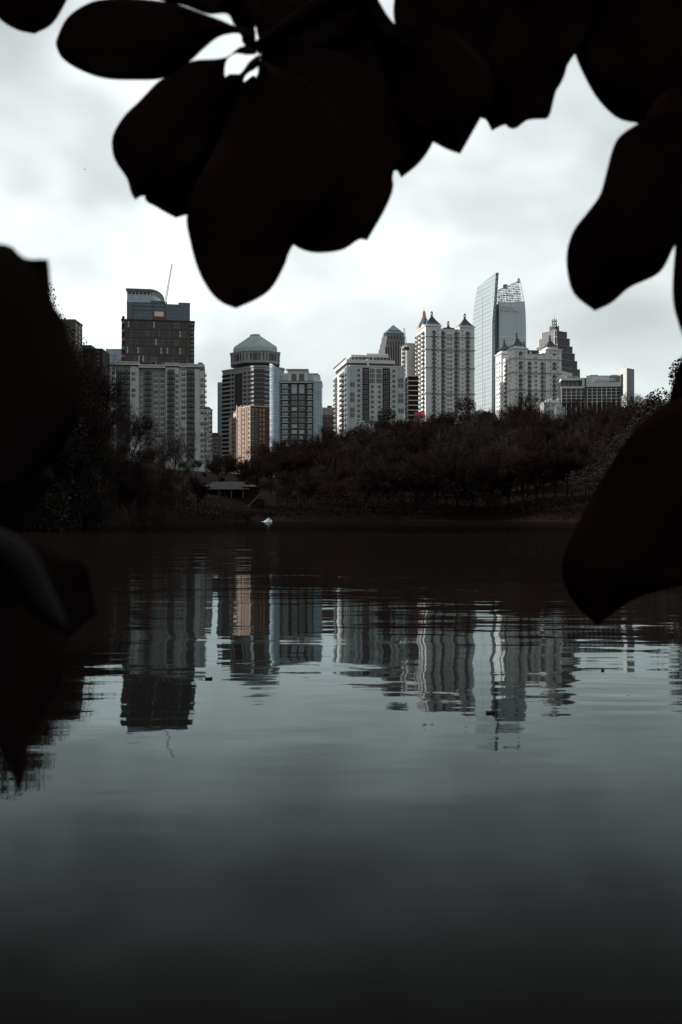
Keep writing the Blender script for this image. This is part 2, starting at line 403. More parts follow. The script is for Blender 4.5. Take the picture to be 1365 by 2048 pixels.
b.box(0.4, B.u(300), 0.4, 0.7, B.z(582.3), B.z(581.4), M_white)
b.build('window', B.t)
cxm, cym = B.u(290), 20.0
def grow(poly, k): return [(cxm+(x-cxm)*k, cym+(y-cym)*k) for x, y in poly]
b = MB(); b.loft([[(x,y,B.z(583.5)) for x,y in grow(curve,1.0)], [(x,y,B.z(578.6)) for x,y in grow(curve,1.075)], [(x,y,B.z(577)) for x,y in grow(curve,1.08)]], M_grey_mid); b.build('roof', B.t)
b = MB(); b.box(B.u(309.5), B.u(327.5), -0.6, 0, B.z(631), B.z(621.5), M_white); b.build('hoarding', B.t)
b = MB(); b.box(B.u(307), B.u(329), -1.2, 0, B.z(640), B.z(631.2), M_rust); b.build('hoarding', B.t)
b = MB()
for py in (604.5, 612, 620): b.box(B.u(266), B.u(331), -0.25, 0, B.z(py)-0.25, B.z(py)+0.25, M_grey_dark)
for px in (266, 306, 331): b.box(B.u(px), B.u(px)+0.5, -0.3, 0, B.z(640), B.z(605), M_grey_dark)
b.build('mullion', B.t)

def lattice(b, p0, p1, wdt, m, r, n, taper=1.0):
    p0, p1 = Vector(p0), Vector(p1); d = (p1-p0).normalized(); u = d.cross(Vector((0,1,0))).normalized(); w = d.cross(u)
    prev = None
    for i in range(n+1):
        t = i/n; c = p0.lerp(p1, t); k = wdt/2*(1+(taper-1)*t)
        q = [c+u*k*sx+w*k*sy for sx, sy in ((-1,-1),(1,-1),(1,1),(-1,1))]
        if prev:
            for j in range(4):
                b.tube([prev[j], q[j]], [r, r], m, 4, False); b.tube([prev[j], q[(j+1)%4]], [r*0.6, r*0.6], m, 3, False)
        for j in range(4): b.tube([q[j], q[(j+1)%4]], [r*0.6, r*0.6], m, 3, False)
        prev = q
M_crane = mat('weathered_crane_paint', (0.35,0.36,0.36), 0.6, var=0.2)
Yc = 1000
t = thing('tower_crane', 'thin luffing crane jib sticking up beside the flared roof of the teal tower', 'crane', (X(331,Yc), Yc, ground(0,Yc)))
b = MB(); base = Vector((X(331,Yc), Yc, ground(0,Yc)))
lattice(b, P3(331.5,604,Yc)-base, P3(344.5,528,Yc)-base, 1.5, M_crane, 0.13, 22, 0.5); b.build('jib', t)
b = MB(); lattice(b, (0,0,0), P3(331,606,Yc)-base, 2.2, M_crane, 0.16, 60); b.build('mast', t)
b = MB(); b.box(-1.6,1.6,-1.5,1.5, (P3(331,608,Yc)-base).z, (P3(331,604,Yc)-base).z, M_crane); b.build('cab', t)
b = MB(); b.tube([P3(345.5,530,Yc)-base, P3(345.6,545,Yc)-base],[0.07,0.07],M_black,4); b.build('cable', t)

B = Bld('glass_office', 'small pale blue glass office left of the brown brick tower', 212.5, 246, 820, 0, d=20)
b = MB(); b.box(0, B.w, 0, B.d, 0, B.z(699), G_sky); b.build('glass_facade', B.t)
b = MB(); b.box(-0.2, B.w+0.2, -0.2, B.d+0.2, B.z(699)-0.01, B.z(698), M_grey_mid); b.build('roof', B.t)
B = Bld('rooftop_building', 'dark brick building at far left edge of skyline, half hidden by branches', 100, 150, 480, 0, d=14)
b = MB(); b.box(0, B.w, 0, B.d, 0, B.z(641), M_brown); b.build('wall', B.t)
b = MB(); b.box(-0.3, B.w+0.3, -0.3, B.d+0.3, B.z(641)-0.01, B.z(638.5), M_grey_mid); b.build('parapet', B.t)
B.wins('F', [(122,127),(132,137),(141,146)], 646, 9, 9, 0.6, frame=M_brown_dk, glass=M_glass_grey)
for i in range(8): B.put('window', window_mesh(3.0, 1.8, M_grey_mid, M_glass_grey), 'R', 3.0, B.z(653+9*i)); B.put('window', window_mesh(3.0, 1.8, M_grey_mid, M_glass_grey), 'R', 9.0, B.z(653+9*i))
B.flush()
B = Bld('flat_roof_building', 'low dark flat roofed building beside the pale blue glass office', 150, 205, 500, 0, d=16)
b = MB(); b.box(0, B.w, 0, B.d, 0, B.z(697), M_brown_dk); b.build('wall', B.t)
b = MB(); b.box(0, B.w*0.6, 0.0, B.d, B.z(697), B.z(690), M_grey_dark); b.build('roof', B.t)
B.wins('F', [(155,162),(168,175),(181,188),(194,200)], 701, 9, 4, 0.6, frame=M_brown_dk, glass=M_glass_dark); B.flush()

# ---- 4/5. dark granite octagonal tower and the slab beside it
B = Bld('glass_slab', 'narrow blue glass slab hugging the left side of the dome roofed granite tower', 437, 447, 960, 0, xl=434, d=20)
b = MB(); b.box(0, B.w, 0, B.d, 0, B.z(767), G_blue); b.build('glass_facade', B.t)
b = MB(); b.box(-0.5, B.w, -0.4, B.d, B.z(767)-0.01, B.z(764.5), M_grey_wall); b.box(-0.6, 0.0, -0.6, 0.5, 0, B.z(767.5), M_grey_mid); b.build('roof', B.t)

B = Bld('granite_tower', 'dark granite office tower with ribbon windows and faceted grey pyramid roof', 518, 579, 880, 45, xl=443.5)
w_, d_, ch = B.w, B.d, 7.0
body = [(ch,0),(w_-ch,0),(w_,ch),(w_,d_-1.5),(w_-1.5,d_),(1.5,d_),(0,d_-1.5),(0,ch)]
b = MB(); b.prism(body, 0, B.z(730), M_granite); b.build('wall', B.t)
b = MB(); b.prism([(x+(0.5 if x>w_/2 else -0.5), y+(0.5 if y>d_/2 else -0.5)) for x,y in body], B.z(732.5), B.z(729), M_granite); b.build('parapet', B.t)
lv = lambda px: max(ch, B.v(px))
nfl = 20; pit = 8.85
for i in range(nfl):
    z1 = B.z(739.5+pit*i); z0 = z1 - B.m(pit*0.55)
    for a0, a1 in ((ch+0.2, B.v(496)), (B.v(461.5), d_-0.8)):
        if a1 > a0:
            q = MB(); q.box(-0.15, 0.05, a0, a1, z0, z1, M_bronze); q.build('ribbon_window', B.t)
    q = MB(); q.box(B.u(527), w_-ch, -0.15, 0.05, z0, z1, M_bronze); q.build('ribbon_window', B.t)
    q = MB(); e = 0.11
    q.add([(ch-0.3-e, 0.3-e, z0),(0.3-e, ch-0.3-e, z0),(0.3-e, ch-0.3-e, z1+1.1),(ch-0.3-e,0.3-e,z1+1.1)], [(0,1,2,3)], M_bronze)
    q.build('ribbon_window', B.t)
    for p0, p1 in ((487.5,493),(463.5,468.5)):
        a0, a1 = sorted((B.v(p0), B.v(p1))); B.put('window', window_mesh(a1-a0, z1-z0, M_granite, M_bronze, 1), 'L', (a0+a1)/2, z0)
B.flush()
b = MB(); a0, a1 = sorted((B.v(485), B.v(470.5))); b.box(-0.4, 0.05, a0, a1, 0, B.z(741), M_bronze)
for k in range(1,6): aa = a0+(a1-a0)*k/6; b.box(-0.5,-0.4,aa-0.1,aa+0.1,0,B.z(741),M_granite_dk)
b.build('glass_bay', B.t)
cc = (w_/2, d_/2); Yo = 911
def octo(r, z, k=0.0): return [(cc[0]+0.84*r*cos(R(45*i+22.5+k)), cc[1]+r*sin(R(45*i+22.5+k)), z) for i in range(8)]
zz = lambda py: B.z(py, Yo)
b = MB(); b.loft([octo(26.5,zz(732)), octo(26.5,zz(710))], M_granite); b.loft([octo(27.2,zz(710)-0.02), octo(27.2,zz(708.4))], M_granite)
for i in range(8):
    p, q = Vector(octo(26.5,0)[i]), Vector(octo(26.5,0)[(i+1)%8]); n = Vector(((p+q)/2)) - Vector((cc[0],cc[1],0)); n.normalize(); tt = (q-p).normalized()
    for k in range(5):
        c = p.lerp(q, (k+0.5)/5); hw = (0.5,0.9,2.0,0.9,0.5)[k]
        pts = [c-tt*hw+n*0.12, c+tt*hw+n*0.12]
        b.add([(pts[0].x,pts[0].y,zz(727)),(pts[1].x,pts[1].y,zz(727)),(pts[1].x,pts[1].y,zz(713)),(pts[0].x,pts[0].y,zz(713))], [(0,1,2,3)], M_glass_dark)
b.build('crown_storey', B.t)
b = MB(); b.loft([octo(23.6,zz(709)), octo(23.6,zz(700)), octo(22.6,zz(696.5))], M_copper); 
nst = 15
for i in range(nst):
    t0 = i/nst; r0 = 22.6*(1-t0)+5.2*t0; z0 = zz(697)+(zz(673)-zz(697))*t0; z1 = zz(697)+(zz(673)-zz(697))*(t0+1/nst)
    b.loft([octo(r0, z0), octo(r0-0.35, z1-0.12), octo(r0-1.15, z1)], M_copper)
for i in range(8):
    p0_, p1_ = octo(22.7, zz(697))[i], octo(5.3, zz(673))[i]; b.tube([p0_, p1_], [0.35, 0.28], M_grey_wall, 4)
b.loft([octo(5.4,zz(674)), octo(5.4,zz(669.8))], M_granite)
b.build('roof', B.t)

# ---- 6. orange lit apartment block
B = Bld('terracotta_apartments', 'sunlit terracotta apartment block with pale trim in front of the granite tower', 502, 540, 620, 28, xl=460)
steps = [(502,484,811.5,0.0),(484,477,812.5,0.7),(477,466,823,-0.4),(466,460,835,0.5)]
for p0, p1, top, o in steps:
    a0, a1 = B.v(p0), B.v(p1); b = MB(); b.box(-o, B.w, a0+(0.004 if a0 else 0), a1, 0, B.z(top, B.Y+a0*0.88), M_orange if p0 > 480 else M_pinkish)
    b.build('wall', B.t)
b = MB(); b.box(0.02, B.w, -0.12, -0.002, 0, B.z(812), M_redbrick); b.build('brick_facade', B.t)
for px, o in ((502,0.0),(494.5,0.05),(490.5,0.05),(484.5,0.1),(477.5,0.75)):
    a = B.v(px); b = MB(); b.box(-o-0.45, -o+0.01, a-0.05, a+0.85, 0, B.z(811.5, B.Y+a*0.88)+0.3, M_pinkish); b.build('trim', B.t)
b = MB(); b.box(-0.5, B.w, -0.55, 0.1, B.z(812)-0.2, B.z(810.6), M_pinkish)
b.box(-0.5, 0.0, 0.1, B.v(484), B.z(812)-0.2, B.z(810.6), M_pinkish); b.build('cornice', B.t)
B.wins('L', [(489.8,487),(475,472.5),(480.5,478.5)], 815, 9.5, 11, 0.62, glass=M_glass_dark, off=0.72, fr=0.2)
B.wins('L', [(499.5,497)], 815, 9.5, 11, 0.6, frame=M_pinkish, glass=M_glass_dark, off=0.02)
B.balc('L', [(471,467)], 834, 9.5, 8, M_pinkish, M_rail, M_pinkish, M_glass_dark, depth=1.2)
B.wins('F', [(519.5,522.5),(526,529.5)], 816.5, 9.5, 11, 0.62, frame=M_pinkish, glass=M_glass_dark, off=0.12, fr=0.2)
B.balc('F', [(503.5,509),(510,515.5)], 824, 9.5, 10, M_granite, M_rail, M_redbrick, M_glass_dark, off=0.12)
B.flush()

# ---- 7. grey apartments with a curved glass corner
B = Bld('corner_glass_apartments', 'charcoal apartment building with a rounded blue glass corner and white penthouse', 548, 644, 530, 0, d=24)
b = MB(); b.box(0.4, B.u(627.5), 0, B.d, 0, B.z(764), M_grey_dark); b.build('wall', B.t)
b = MB(); b.box(B.u(627.5), B.w, -0.8, B.d, 0, B.z(764), G_blue); b.box(B.u(627.3), B.w+0.2, -1.1, B.d, B.z(764)-0.01, B.z(762.4), M_white); b.build('glass_bay', B.t)
rc = B.m(11.5); cxx = B.u(551); ring = [(cxx + rc*cos(a), 1.0 + rc*sin(a)) for a in [R(18*i) for i in range(20)]]
zt = lambda x: B.z(729 + max(0, (x-(cxx-rc*0.6)))/rc*9.0)
b = MB(); b.loft([[(x,y,0) for x,y in ring], [(x,y,zt(x)) for x,y in ring]], G_blue); b.build('glass_corner', B.t, )
b = MB()
for py in (751, 764, 786.8, 809.6, 832.4, 855.2):
    rr = [(cxx + (rc+0.15)*cos(a), 1.0 + (rc+0.15)*sin(a)) for a in [R(18*i) for i in range(20)]]; b = MB(); b.prism(rr, B.z(py)-0.12, B.z(py)+0.12, M_white); b.build('glass_corner_trim', B.t)
b = MB()
b.loft([[(cxx+(rc+0.1)*cos(R(18*i)), 1+(rc+0.1)*sin(R(18*i)), zt(cxx+rc*cos(R(18*i)))-0.3) for i in range(20)], [(cxx+(rc+0.1)*cos(R(18*i)), 1+(rc+0.1)*sin(R(18*i)), zt(cxx+rc*cos(R(18*i)))+0.25) for i in range(20)]], M_white)
b.build('glass_corner_trim', B.t)
b = MB()
for p0, p1, t0 in ((561,575.8,746),(576,616,739.5),(616.2,627,747.5),(627.2,640.5,749)):
    b.box(B.u(p0), B.u(p1), 0.6 if p0 != 576 else 0.1, B.d-1, B.z(764)-0.01, B.z(t0), M_white)
b.box(B.u(572), B.u(617.5), -0.9, B.d-2, B.z(739.5)-0.01, B.z(738.2), M_grey_wall)
b.box(B.u(616), B.u(637), 0.2, B.d-2, B.z(747.5)+0.01, B.z(746.4), M_grey_wall)
b.build('penthouse', B.t)
b = MB(); b.box(B.u(561), B.u(628), -1.3, 0.0, B.z(766), B.z(763.4), M_grey_wall); b.box(B.u(561), B.u(628), -1.35, -1.28, B.z(763.4), B.z(762), M_rail); b.build('terrace', B.t)
for p0, p1 in ((583.5,593.5),(598.5,609)): B.wins('F', [(p0,p1)], 747.5, 15.5, 1, 0.95, frame=M_grey_mid, glass=M_glass_grey, nx=3)
for p0, p1 in ((563,574.5),(617.5,626)): B.wins('F', [(p0,p1)], 750, 13, 1, 0.9, frame=M_white, glass=M_glass_pale, nx=2, off=-0.55)
B.wins('F', [(584,594),(599,609)], 769, 18.5, 1, 0.98, glass=M_glass_pale, nx=2, ny=2, off=0.02)
B.wins('F', [(584,594),(599,609)], 792, 11.45, 9, 0.58, glass=[M_glass_pale,M_glass_grey], nx=2, off=0.02)
B.balc('F', [(561.5,579.5),(613.5,627)], 776.5, 11.45, 11, M_grey_wall, M_rail, M_grey_dark, M_glass_pale)
b = MB(); b.box(0.0, 0.38, 2, B.d-2, 0, B.z(757), M_grey_mid); b.build('wall', B.t)
for i in range(11): B.put('balcony', balcony_mesh(6, 3.0, M_grey_wall, M_rail, M_grey_dark, M_glass_pale, 2.6), 'L', 8.0, B.z(776.5+11.45*i))
B.flush()
B = Bld('setback_building', 'low brown building between the charcoal apartments and the white penthouse block', 640, 676, 640, 0, d=20)
b = MB(); b.box(0, B.w, 0, B.d, 0, B.z(815), M_grey_mid); b.build('wall', B.t)
b = MB(); b.box(0, B.w, -0.4, -0.001, 0, B.z(830), M_brown); b.box(B.u(655), B.u(664), 1, 8, B.z(815), B.z(811), M_grey_dark); b.build('facade', B.t)
B.wins('F', [(645.5,649),(651,655),(657,661),(663,667)], 817, 6.5, 2, 0.5, frame=M_grey_wall, glass=M_glass_dark)
B.wins('F', [(645.5,649),(651,655),(657,661),(663,667)], 834, 9, 3, 0.6, frame=M_brown_dk, glass=M_glass_dark, off=0.41); B.flush()

# ---- 9. white penthouse apartments
B = Bld('penthouse_apartments', 'pale grey apartment block with white stepped penthouse terraces, centre of the skyline', 695, 809, 590, 10, xl=670)
b = MB(); b.box(0, B.w, 0, B.d, 0, B.z(732), M_grey_wall); b.build('wall', B.t)
b = MB(); b.box(B.u(699.5), B.w+0.1, -0.25, B.d*0.8, B.z(732)-0.01, B.z(729.8), M_white); b.build('parapet', B.t)
zb = B.z(729.8)
tiers = [(697,791,B.z(731)+0.02,724.5,M_glass_dark,2.5),(697,791,724.5,718,M_white,1.0),(704,787,718,711,M_glass_grey,5.0),(705,781,711,707,M_white,3.6),(739,781,707,705.0,M_glass_grey,8),(737.5,782,705,702,M_white,6.5)]
for p0, p1, a, t1, mm, yo in tiers:
    z0 = a if a > 850 or a == B.z(731)+0.02 else B.z(a)
    b = MB(); b.box(B.u(p0)+ (0 if yo > 1.5 else -0.9), B.u(p1), yo, B.d-yo*0.3, z0, B.z(t1)-0.01, mm); b.build('penthouse', B.t)
b = MB(); b.box(B.u(735), B.u(738.5), 0.3, 1.2, B.z(731), B.z(716), M_white)
for k in range(12): x = B.u(706)+(B.u(785)-B.u(706))*k/11; b.box(x-0.15, x+0.15, 4.7, 4.99, B.z(718), B.z(711), M_white)
b.box(B.u(748), B.u(750), 3.2, 3.5, B.z(718), B.z(707), M_white)
b.build('terrace_post', B.t)
b = MB(); b.box(-1.0, -0.6, 1.5, B.d, B.z(716.5), B.z(715), M_rail)
for k in range(20): yy = 1.5+(B.d-2)*k/19; b.box(-0.95, -0.7, yy, yy+0.15, B.z(718), B.z(716.5), M_rail)
b.build('railing', B.t)
for p0, p1, r0, n in ((700.2,710,733,12),(796,807.8,733,9)):
    a0, a1 = B.u(p0), B.u(p1)
    for i in range(n): B.put('window', window_mesh(a1-a0, B.m(9.6), M_white, random.choice([M_glass_grey,M_glass_pale]), 2 if p0>790 else 2, 1), 'F', (a0+a1)/2, B.z(r0+10.2*(i+1))+0.1, 0.12)
B.wins('F', [(740,750.5),(753,764)], 735.5, 10.2, 3, 0.92, glass=M_glass_grey, nx=3)
B.wins('F', [(742.5,748),(756,762)], 769.5, 10.2, 9, 0.55, frame=M_grey_mid, glass=M_glass_grey, nx=2)
B.wins('F', [(715,720.7),(785.3,790.7)], 737, 10.2, 12, 0.58, frame=M_grey_mid, glass=M_glass_grey, nx=2)
b = MB()
for p0, p1 in ((725.5,738.5),(765.8,780.2)): b.box(B.u(p0), B.u(p1), -0.08, 0.05, 0, B.z(734.5), M_brown_dk)
b.build('recess_panel', B.t)
B.balc('F', [(725.8,738.2),(766,780)], 746, 10.2, 12, M_grey_mid, M_rail, M_brown_dk, M_glass_dark, off=0.09)
a0, a1 = B.v(694.5), B.v(690)
b = MB(); b.box(-0.12, 0.05, 0.1, a1, 0, B.z(733), M_glass_dark); b.build('glass_bay', B.t)
for i in range(12):
    B.put('balcony', balcony_mesh(9.0, 3.0, M_grey_mid, M_rail, M_brown_dk, M_glass_dark, 1.6), 'L', (B.v(689)+B.v(684))/2, B.z(746+10.2*i))
    B.put('balcony', balcony_mesh(8.0, 3.0, M_white, M_rail, M_brown_dk, M_glass_dark, 1.2), 'L', B.d-5, B.z(746+10.2*i))
B.flush()
# small white arched house in front
B = Bld('white_house', 'small white house with arches at the foot of the pale grey apartment block', 716, 757, 540, 0, d=10)
b = MB(); b.box(0, B.w, 0, B.d, 0, B.z(845), M_cream)
b.box(B.u(716), B.u(731), -0.6, 0, 0, B.z(842), M_cream); b.build('wall', B.t)
b = MB(); b.loft([[(B.u(714),-1.2,B.z(845)),(B.w+0.8,-1.2,B.z(845)),(B.w+0.8,B.d,B.z(845)),(B.u(714),B.d,B.z(845))],[(B.u(722),B.d*0.4,B.z(841)),(B.w-3,B.d*0.4,B.z(841)),(B.w-3,B.d*0.6,B.z(841)),(B.u(722),B.d*0.6,B.z(841))]], M_grey_dark); b.build('roof', B.t)
B.wins('F', [(734,738),(741.5,745),(748,752)], 848, 8, 1, 1.0, glass=M_glass_dark, nx=1); B.wins('F', [(719,724)], 848, 8, 1, 1.0, glass=M_glass_dark, nx=1, off=0.61); B.flush()

M_graniteb = mat('rosy_granite', (0.36,0.33,0.32), 0.7, var=0.1)
# ---- 10. pyramid topped skyscraper far behind
B = Bld('pyramid_skyscraper', 'brown granite skyscraper with a glassy pyramid top, far behind the penthouse block', 762, 818, 1400, 4, d=36)
W = B.w; D = 36
def chm(i, c): return [(i+c,i),(W-i-c,i),(W-i,i+c),(W-i,D-i-c),(W-i-c,D-i),(i+c,D-i),(i,D-i-c),(i,i+c)]
b = MB(); b.prism(chm(0,6), 0, B.z(694), M_granite_dk); b.prism(chm(1.8,6), B.z(694)-0.1, B.z(684), M_granite_dk); b.prism(chm(4,5), B.z(684)-0.1, B.z(671), M_granite_dk); b.build('wall', B.t)
b = MB()
for i, (x0, x1, n, top, y) in enumerate(((6.2,W-6.2,9,690,0),(8,W-8,7,679,1.8),(9.5,W-9.5,6,669,4))):
    for k in range(n):
        x = x0+(x1-x0)*(k)/(n-1)
        b.box(x-0.6, x+0.6, y-1.2, y, B.z(top+16 if i else 760), B.z(top), M_graniteb); b.loft([[(x-0.35,y-0.8,B.z(top)),(x+0.35,y-0.8,B.z(top)),(x+0.35,y,B.z(top)),(x-0.35,y,B.z(top))],[(x-0.02,y-0.4,B.z(top-2.5)),(x+0.02,y-0.4,B.z(top-2.5)),(x+0.02,y-0.36,B.z(top-2.5)),(x-0.02,y-0.36,B.z(top-2.5))]], M_granite)
b.build('pilaster', B.t)
b = MB(); b.prism(chm(5,3), B.z(671)-0.1, B.z(664), G_teal)
p = chm(5,3); apex = B.z(644.5)
b.loft([[(x,y,B.z(664)) for x,y in p], [(W/2+(x-W/2)*0.01, D/2+(y-D/2)*0.01, apex) for x,y in p]], mat('blue_green_roof_glass', (0.17,0.25,0.28), 0.3, var=0.2, scale=0.3)); b.build('roof', B.t)
b = MB()
for k in range(8): x = W/2 - 7 + 2*k; b.box(x-0.5, x+0.5, 7.2, 7.9, B.z(663)+1.5, B.z(661)+2.2, M_glass_dark)
b.build('window', B.t)
for k in range(8):
    x = 7.6+(W-15.2)*k/7
    for j in range(16):
        B.put('window', window_mesh(1.8, 2.6, M_granite_dk, M_bronze, 1), 'F', x, B.z(699+4.6*j))
B.flush()

# ---- construction crane and frame building
Yc = 575; base = Vector((X(813,Yc), Yc, ground(X(813,Yc),Yc)-2))
t = thing('tower_crane', 'pale lattice tower crane mast standing between the penthouse block and cream tower', 'crane', base)
b = MB(); lattice(b, (0,0,0), P3(813,700,Yc)-base, 1.7, M_crane, 0.10, 42); b.build('mast', t)
b = MB(); lattice(b, P3(813,697,Yc)-base, P3(808.5,656,Yc)-base, 1.2, M_crane, 0.07, 12, 0.6); b.build('jib', t)
b = MB(); b.box(-1.3,1.6,-1.2,1.2,(P3(813,700,Yc)-base).z,(P3(813,694,Yc)-base).z, M_grey_dark); b.box(-1.6,-0.6,-1.4,-1.2,(P3(813,693.5,Yc)-base).z,(P3(813,690,Yc)-base).z, M_white); b.build('cab', t)
B = Bld('concrete_frame_building', 'unfinished frame building with white slabs and dark red floors beside the crane', 817, 838, 620, 5, d=16)
b = MB(); b.box(0.3, B.w-0.5, 0.5, B.d, 0, B.z(752), mat('red_sheathing', (0.09,0.014,0.012), 0.85, var=0.25)); b.build('wall', B.t)
for i in range(11):
    b = MB(); b.box(0, B.w, -1.0, B.d, B.z(751+9.8*i)-0.55, B.z(751+9.8*i), M_white); b.build('slab', B.t)
b = MB()
for k in range(4): x = 0.3+(B.w-1)*k/3; b.box(x, x+0.4, -0.8, -0.3, 0, B.z(751)-0.56, M_brown_dk)
b.build('column', B.t)
B = Bld('gabled_house', 'house with a bright red gable roof at the foot of the cream tower', 829, 852, 520, 0, d=8)
b = MB(); b.box(0.4, B.w-0.4, 0.4, B.d, 0, B.z(832), M_cream); b.build('wall', B.t)
M_redroof = mat('red_tile_roof', (0.30,0.03,0.03), 0.7, var=0.15, scale=2)
b = MB(); b.loft([[(0,-0.5,B.z(833)),(B.w,-0.5,B.z(833)),(B.w,B.d,B.z(833)),(0,B.d,B.z(833))],[(0.6,B.d*0.45,B.z(822)),(B.w-0.5,B.d*0.45,B.z(822)),(B.w-0.5,B.d*0.55,B.z(822)),(0.6,B.d*0.55,B.z(822))]], M_redroof); b.build('roof', B.t)

# ---- turreted cream towers
def turret(B, x0, x1, y0, y1, z0, zt, m=M_slate):
    b = MB(); cx, cy = (x0+x1)/2, (y0+y1)/2; hx, hy = (x1-x0)/2, (y1-y0)/2
    rings = []
    for k, zf in ((1.0,0.0),(0.80,0.10),(0.42,0.48),(0.08,0.92),(0.05,1.0)):
        rings.append([(cx+sx*hx*k, cy+sy*hy*k, z0+(zt-z0)*zf) for sx, sy in ((-1,-1),(1,-1),(1,1),(-1,1))])
    b.loft(rings, m); r = b.build('turret_roof', B.t)
    b = MB(); b.box(cx-0.7, cx+0.7, cy-0.7, cy+0.7, zt-0.3, zt+0.3, m)
    for sx, sy in ((-1,-1),(1,-1),(1,1),(-1,1)): b.box(cx+sx*0.5-0.12, cx+sx*0.5+0.12, cy+sy*0.5-0.12, cy+sy*0.5+0.12, zt+0.3, zt+1.7, m)
    b.loft([[(cx+sx*0.75, cy+sy*0.75, zt+1.7) for sx, sy in ((-1,-1),(1,-1),(1,1),(-1,1))],[(cx+sx*0.06, cy+sy*0.06, zt+3.1) for sx, sy in ((-1,-1),(1,-1),(1,1),(-1,1))]], m)
    b.build('finial', r)
def gable(b, B, face, a0, a1, z, m, o=0.5):
    h = (a1-a0)*0.22
    if face == 'F': pts = lambda y: [(a0,y,z),(a1,y,z),((a0+a1)/2,y,z+h)]; b.loft([pts(-o), pts(0.6)], m)
    else: pts = lambda x: [(x,a0,z),(x,a1,z),(x,(a0+a1)/2,z+h)]; b.loft([pts(-o), pts(0.6)], m)

B = Bld('turreted_tower', 'tall cream apartment tower with four slate corner turrets and balcony stacks', 852, 949.4, 690, 11, xl=833)
zr = B.z(652); W, D = B.w, B.d
uL, uR = B.u(882.5), B.u(920.5)
b = MB(); b.box(0, uL, 0, D, 0, zr, M_cream); b.box(uL, uR, 1.6, D-1.6, 0, B.z(657), M_cream); b.box(uR, W, 0, D, 0, zr-0.01, M_cream)
b.build('wall', B.t)
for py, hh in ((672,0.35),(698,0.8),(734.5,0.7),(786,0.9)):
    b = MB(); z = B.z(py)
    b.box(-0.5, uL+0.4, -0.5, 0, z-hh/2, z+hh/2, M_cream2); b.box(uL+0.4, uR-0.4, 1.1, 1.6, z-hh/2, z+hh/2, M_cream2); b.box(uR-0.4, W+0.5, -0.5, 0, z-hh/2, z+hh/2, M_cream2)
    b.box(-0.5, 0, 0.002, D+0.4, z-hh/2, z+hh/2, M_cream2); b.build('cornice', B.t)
b = MB()
for x0, x1 in ((-0.6,uL+0.4),(uR-0.4,W+0.5)): b.box(x0, x1, -0.6, D+0.5, zr, zr+0.9, M_cream)
gable(b, B, 'F', 4.0, uL-3.0, zr+0.9, M_cream); gable(b, B, 'F', uR+3.5, W-4.5, zr+0.9, M_cream); gable(b, B, 'L', 3.0, 11.0, zr+0.9, M_cream)
b.box(uL+0.4, uR-0.4, 1.2, 1.7, B.z(657), B.z(655.6), M_cream); b.box(uL+3, uR-3, 3, 8, B.z(657)+0.01, B.z(652), M_slate)
b.build('parapet', B.t)
for x0, x1, y0, y1 in ((0.9,10.6,0.8,9.2),(W-10.2,W-0.8,0.8,9.2),(0.9,9.6,D-9,D-0.8),(W-10,W-1,D-9,D-1)): b = MB(); b.box(x0, x1, y0, y1, zr+0.9, B.z(646.5), M_cream); b.build('turret_base', B.t)
turret(B, 0.3,11.2,0.2,9.8, B.z(646.5), B.z(627)); turret(B, W-10.8,W-0.2,0.2,9.8, B.z(647.5), B.z(629)); turret(B, -0.2,10.2,D-9.6,D, B.z(649), B.z(632)); turret(B, W-17,W-9,D-9,D-1, B.z(650), B.z(637))
pit = 8.72
for cols, off in (([(864.5,872.3),(931.5,940)],0.0),([(884,892),(910,918)],-1.6)):
    B.balc('F', cols, 666, pit, 20, M_grey_mid, M_black, M_cream, M_glass_dark, depth=1.4, off=off)
B.wins('F', [(876,878.6),(924.2,927)], 658, pit, 20, 0.33, frame=M_cream2, glass=M_glass_dark, nx=1)
B.wins('F', [(895,897.2),(898.2,900.4),(901.4,903.6),(904,906.2)], 665.5, pit, 19, 0.62, frame=M_cream, glass=M_glass_dark, nx=1, off=-1.6)
B.balc('L', [(850.2,846.2),(842.5,839.5),(836.5,833.8)], 666, pit, 20, M_grey_mid, M_black, M_cream, M_glass_dark, depth=1.3)
B.flush()
b = MB(); b.box(-0.6-6, -0.6, D+0.6, D+18, 0, B.z(676), M_cream2); b.box(-7.2, -0.6, D+0.3, D+18.4, B.z(676)-0.01, B.z(674.5), M_grey_mid); b.build('rear_wing', B.t)
for i in range(16): B.put('balcony', balcony_mesh(6, 3.0, M_grey_mid, M_black, M_cream, M_glass_dark, 1.3), 'L', D+8, B.z(685+pit*i), 6.65)
B.flush()

B = Bld('copper_topped_tower', 'green copper pyramid with gilded lantern peeking behind the tall cream tower', 838, 862, 800, 8, d=11)
b = MB(); b.box(0, B.w, 0, B.d, 0, B.z(650), M_pinkish); b.build('wall', B.t)
W, D = B.w, B.d; q = ((-1,-1),(1,-1),(1,1),(-1,1)); cx, cy = B.u(851.5), D/2
M_gold = mat('pink_gilded_lantern', (0.62,0.33,0.22), 0.5, var=0.2)
b = MB(); b.loft([[(W/2+sx*W*0.5, cy+sy*D/2, B.z(650)) for sx,sy in q],[(cx+sx*1.3, cy+sy*1.3, B.z(631)) for sx,sy in q]], M_copper); b.build('roof', B.t)
b = MB(); b.loft([[(cx+sx*1.5, cy+sy*1.5, B.z(631)) for sx,sy in q],[(cx+sx*1.0, cy+sy*1.0, B.z(621)) for sx,sy in q],[(cx+sx*0.2, cy+sy*0.2, B.z(618)) for sx,sy in q]], M_gold); b.tube([(cx,cy,B.z(618.5)),(cx,cy,B.z(612.5))],[0.2,0.08],M_granite); b.build('lantern', B.t)

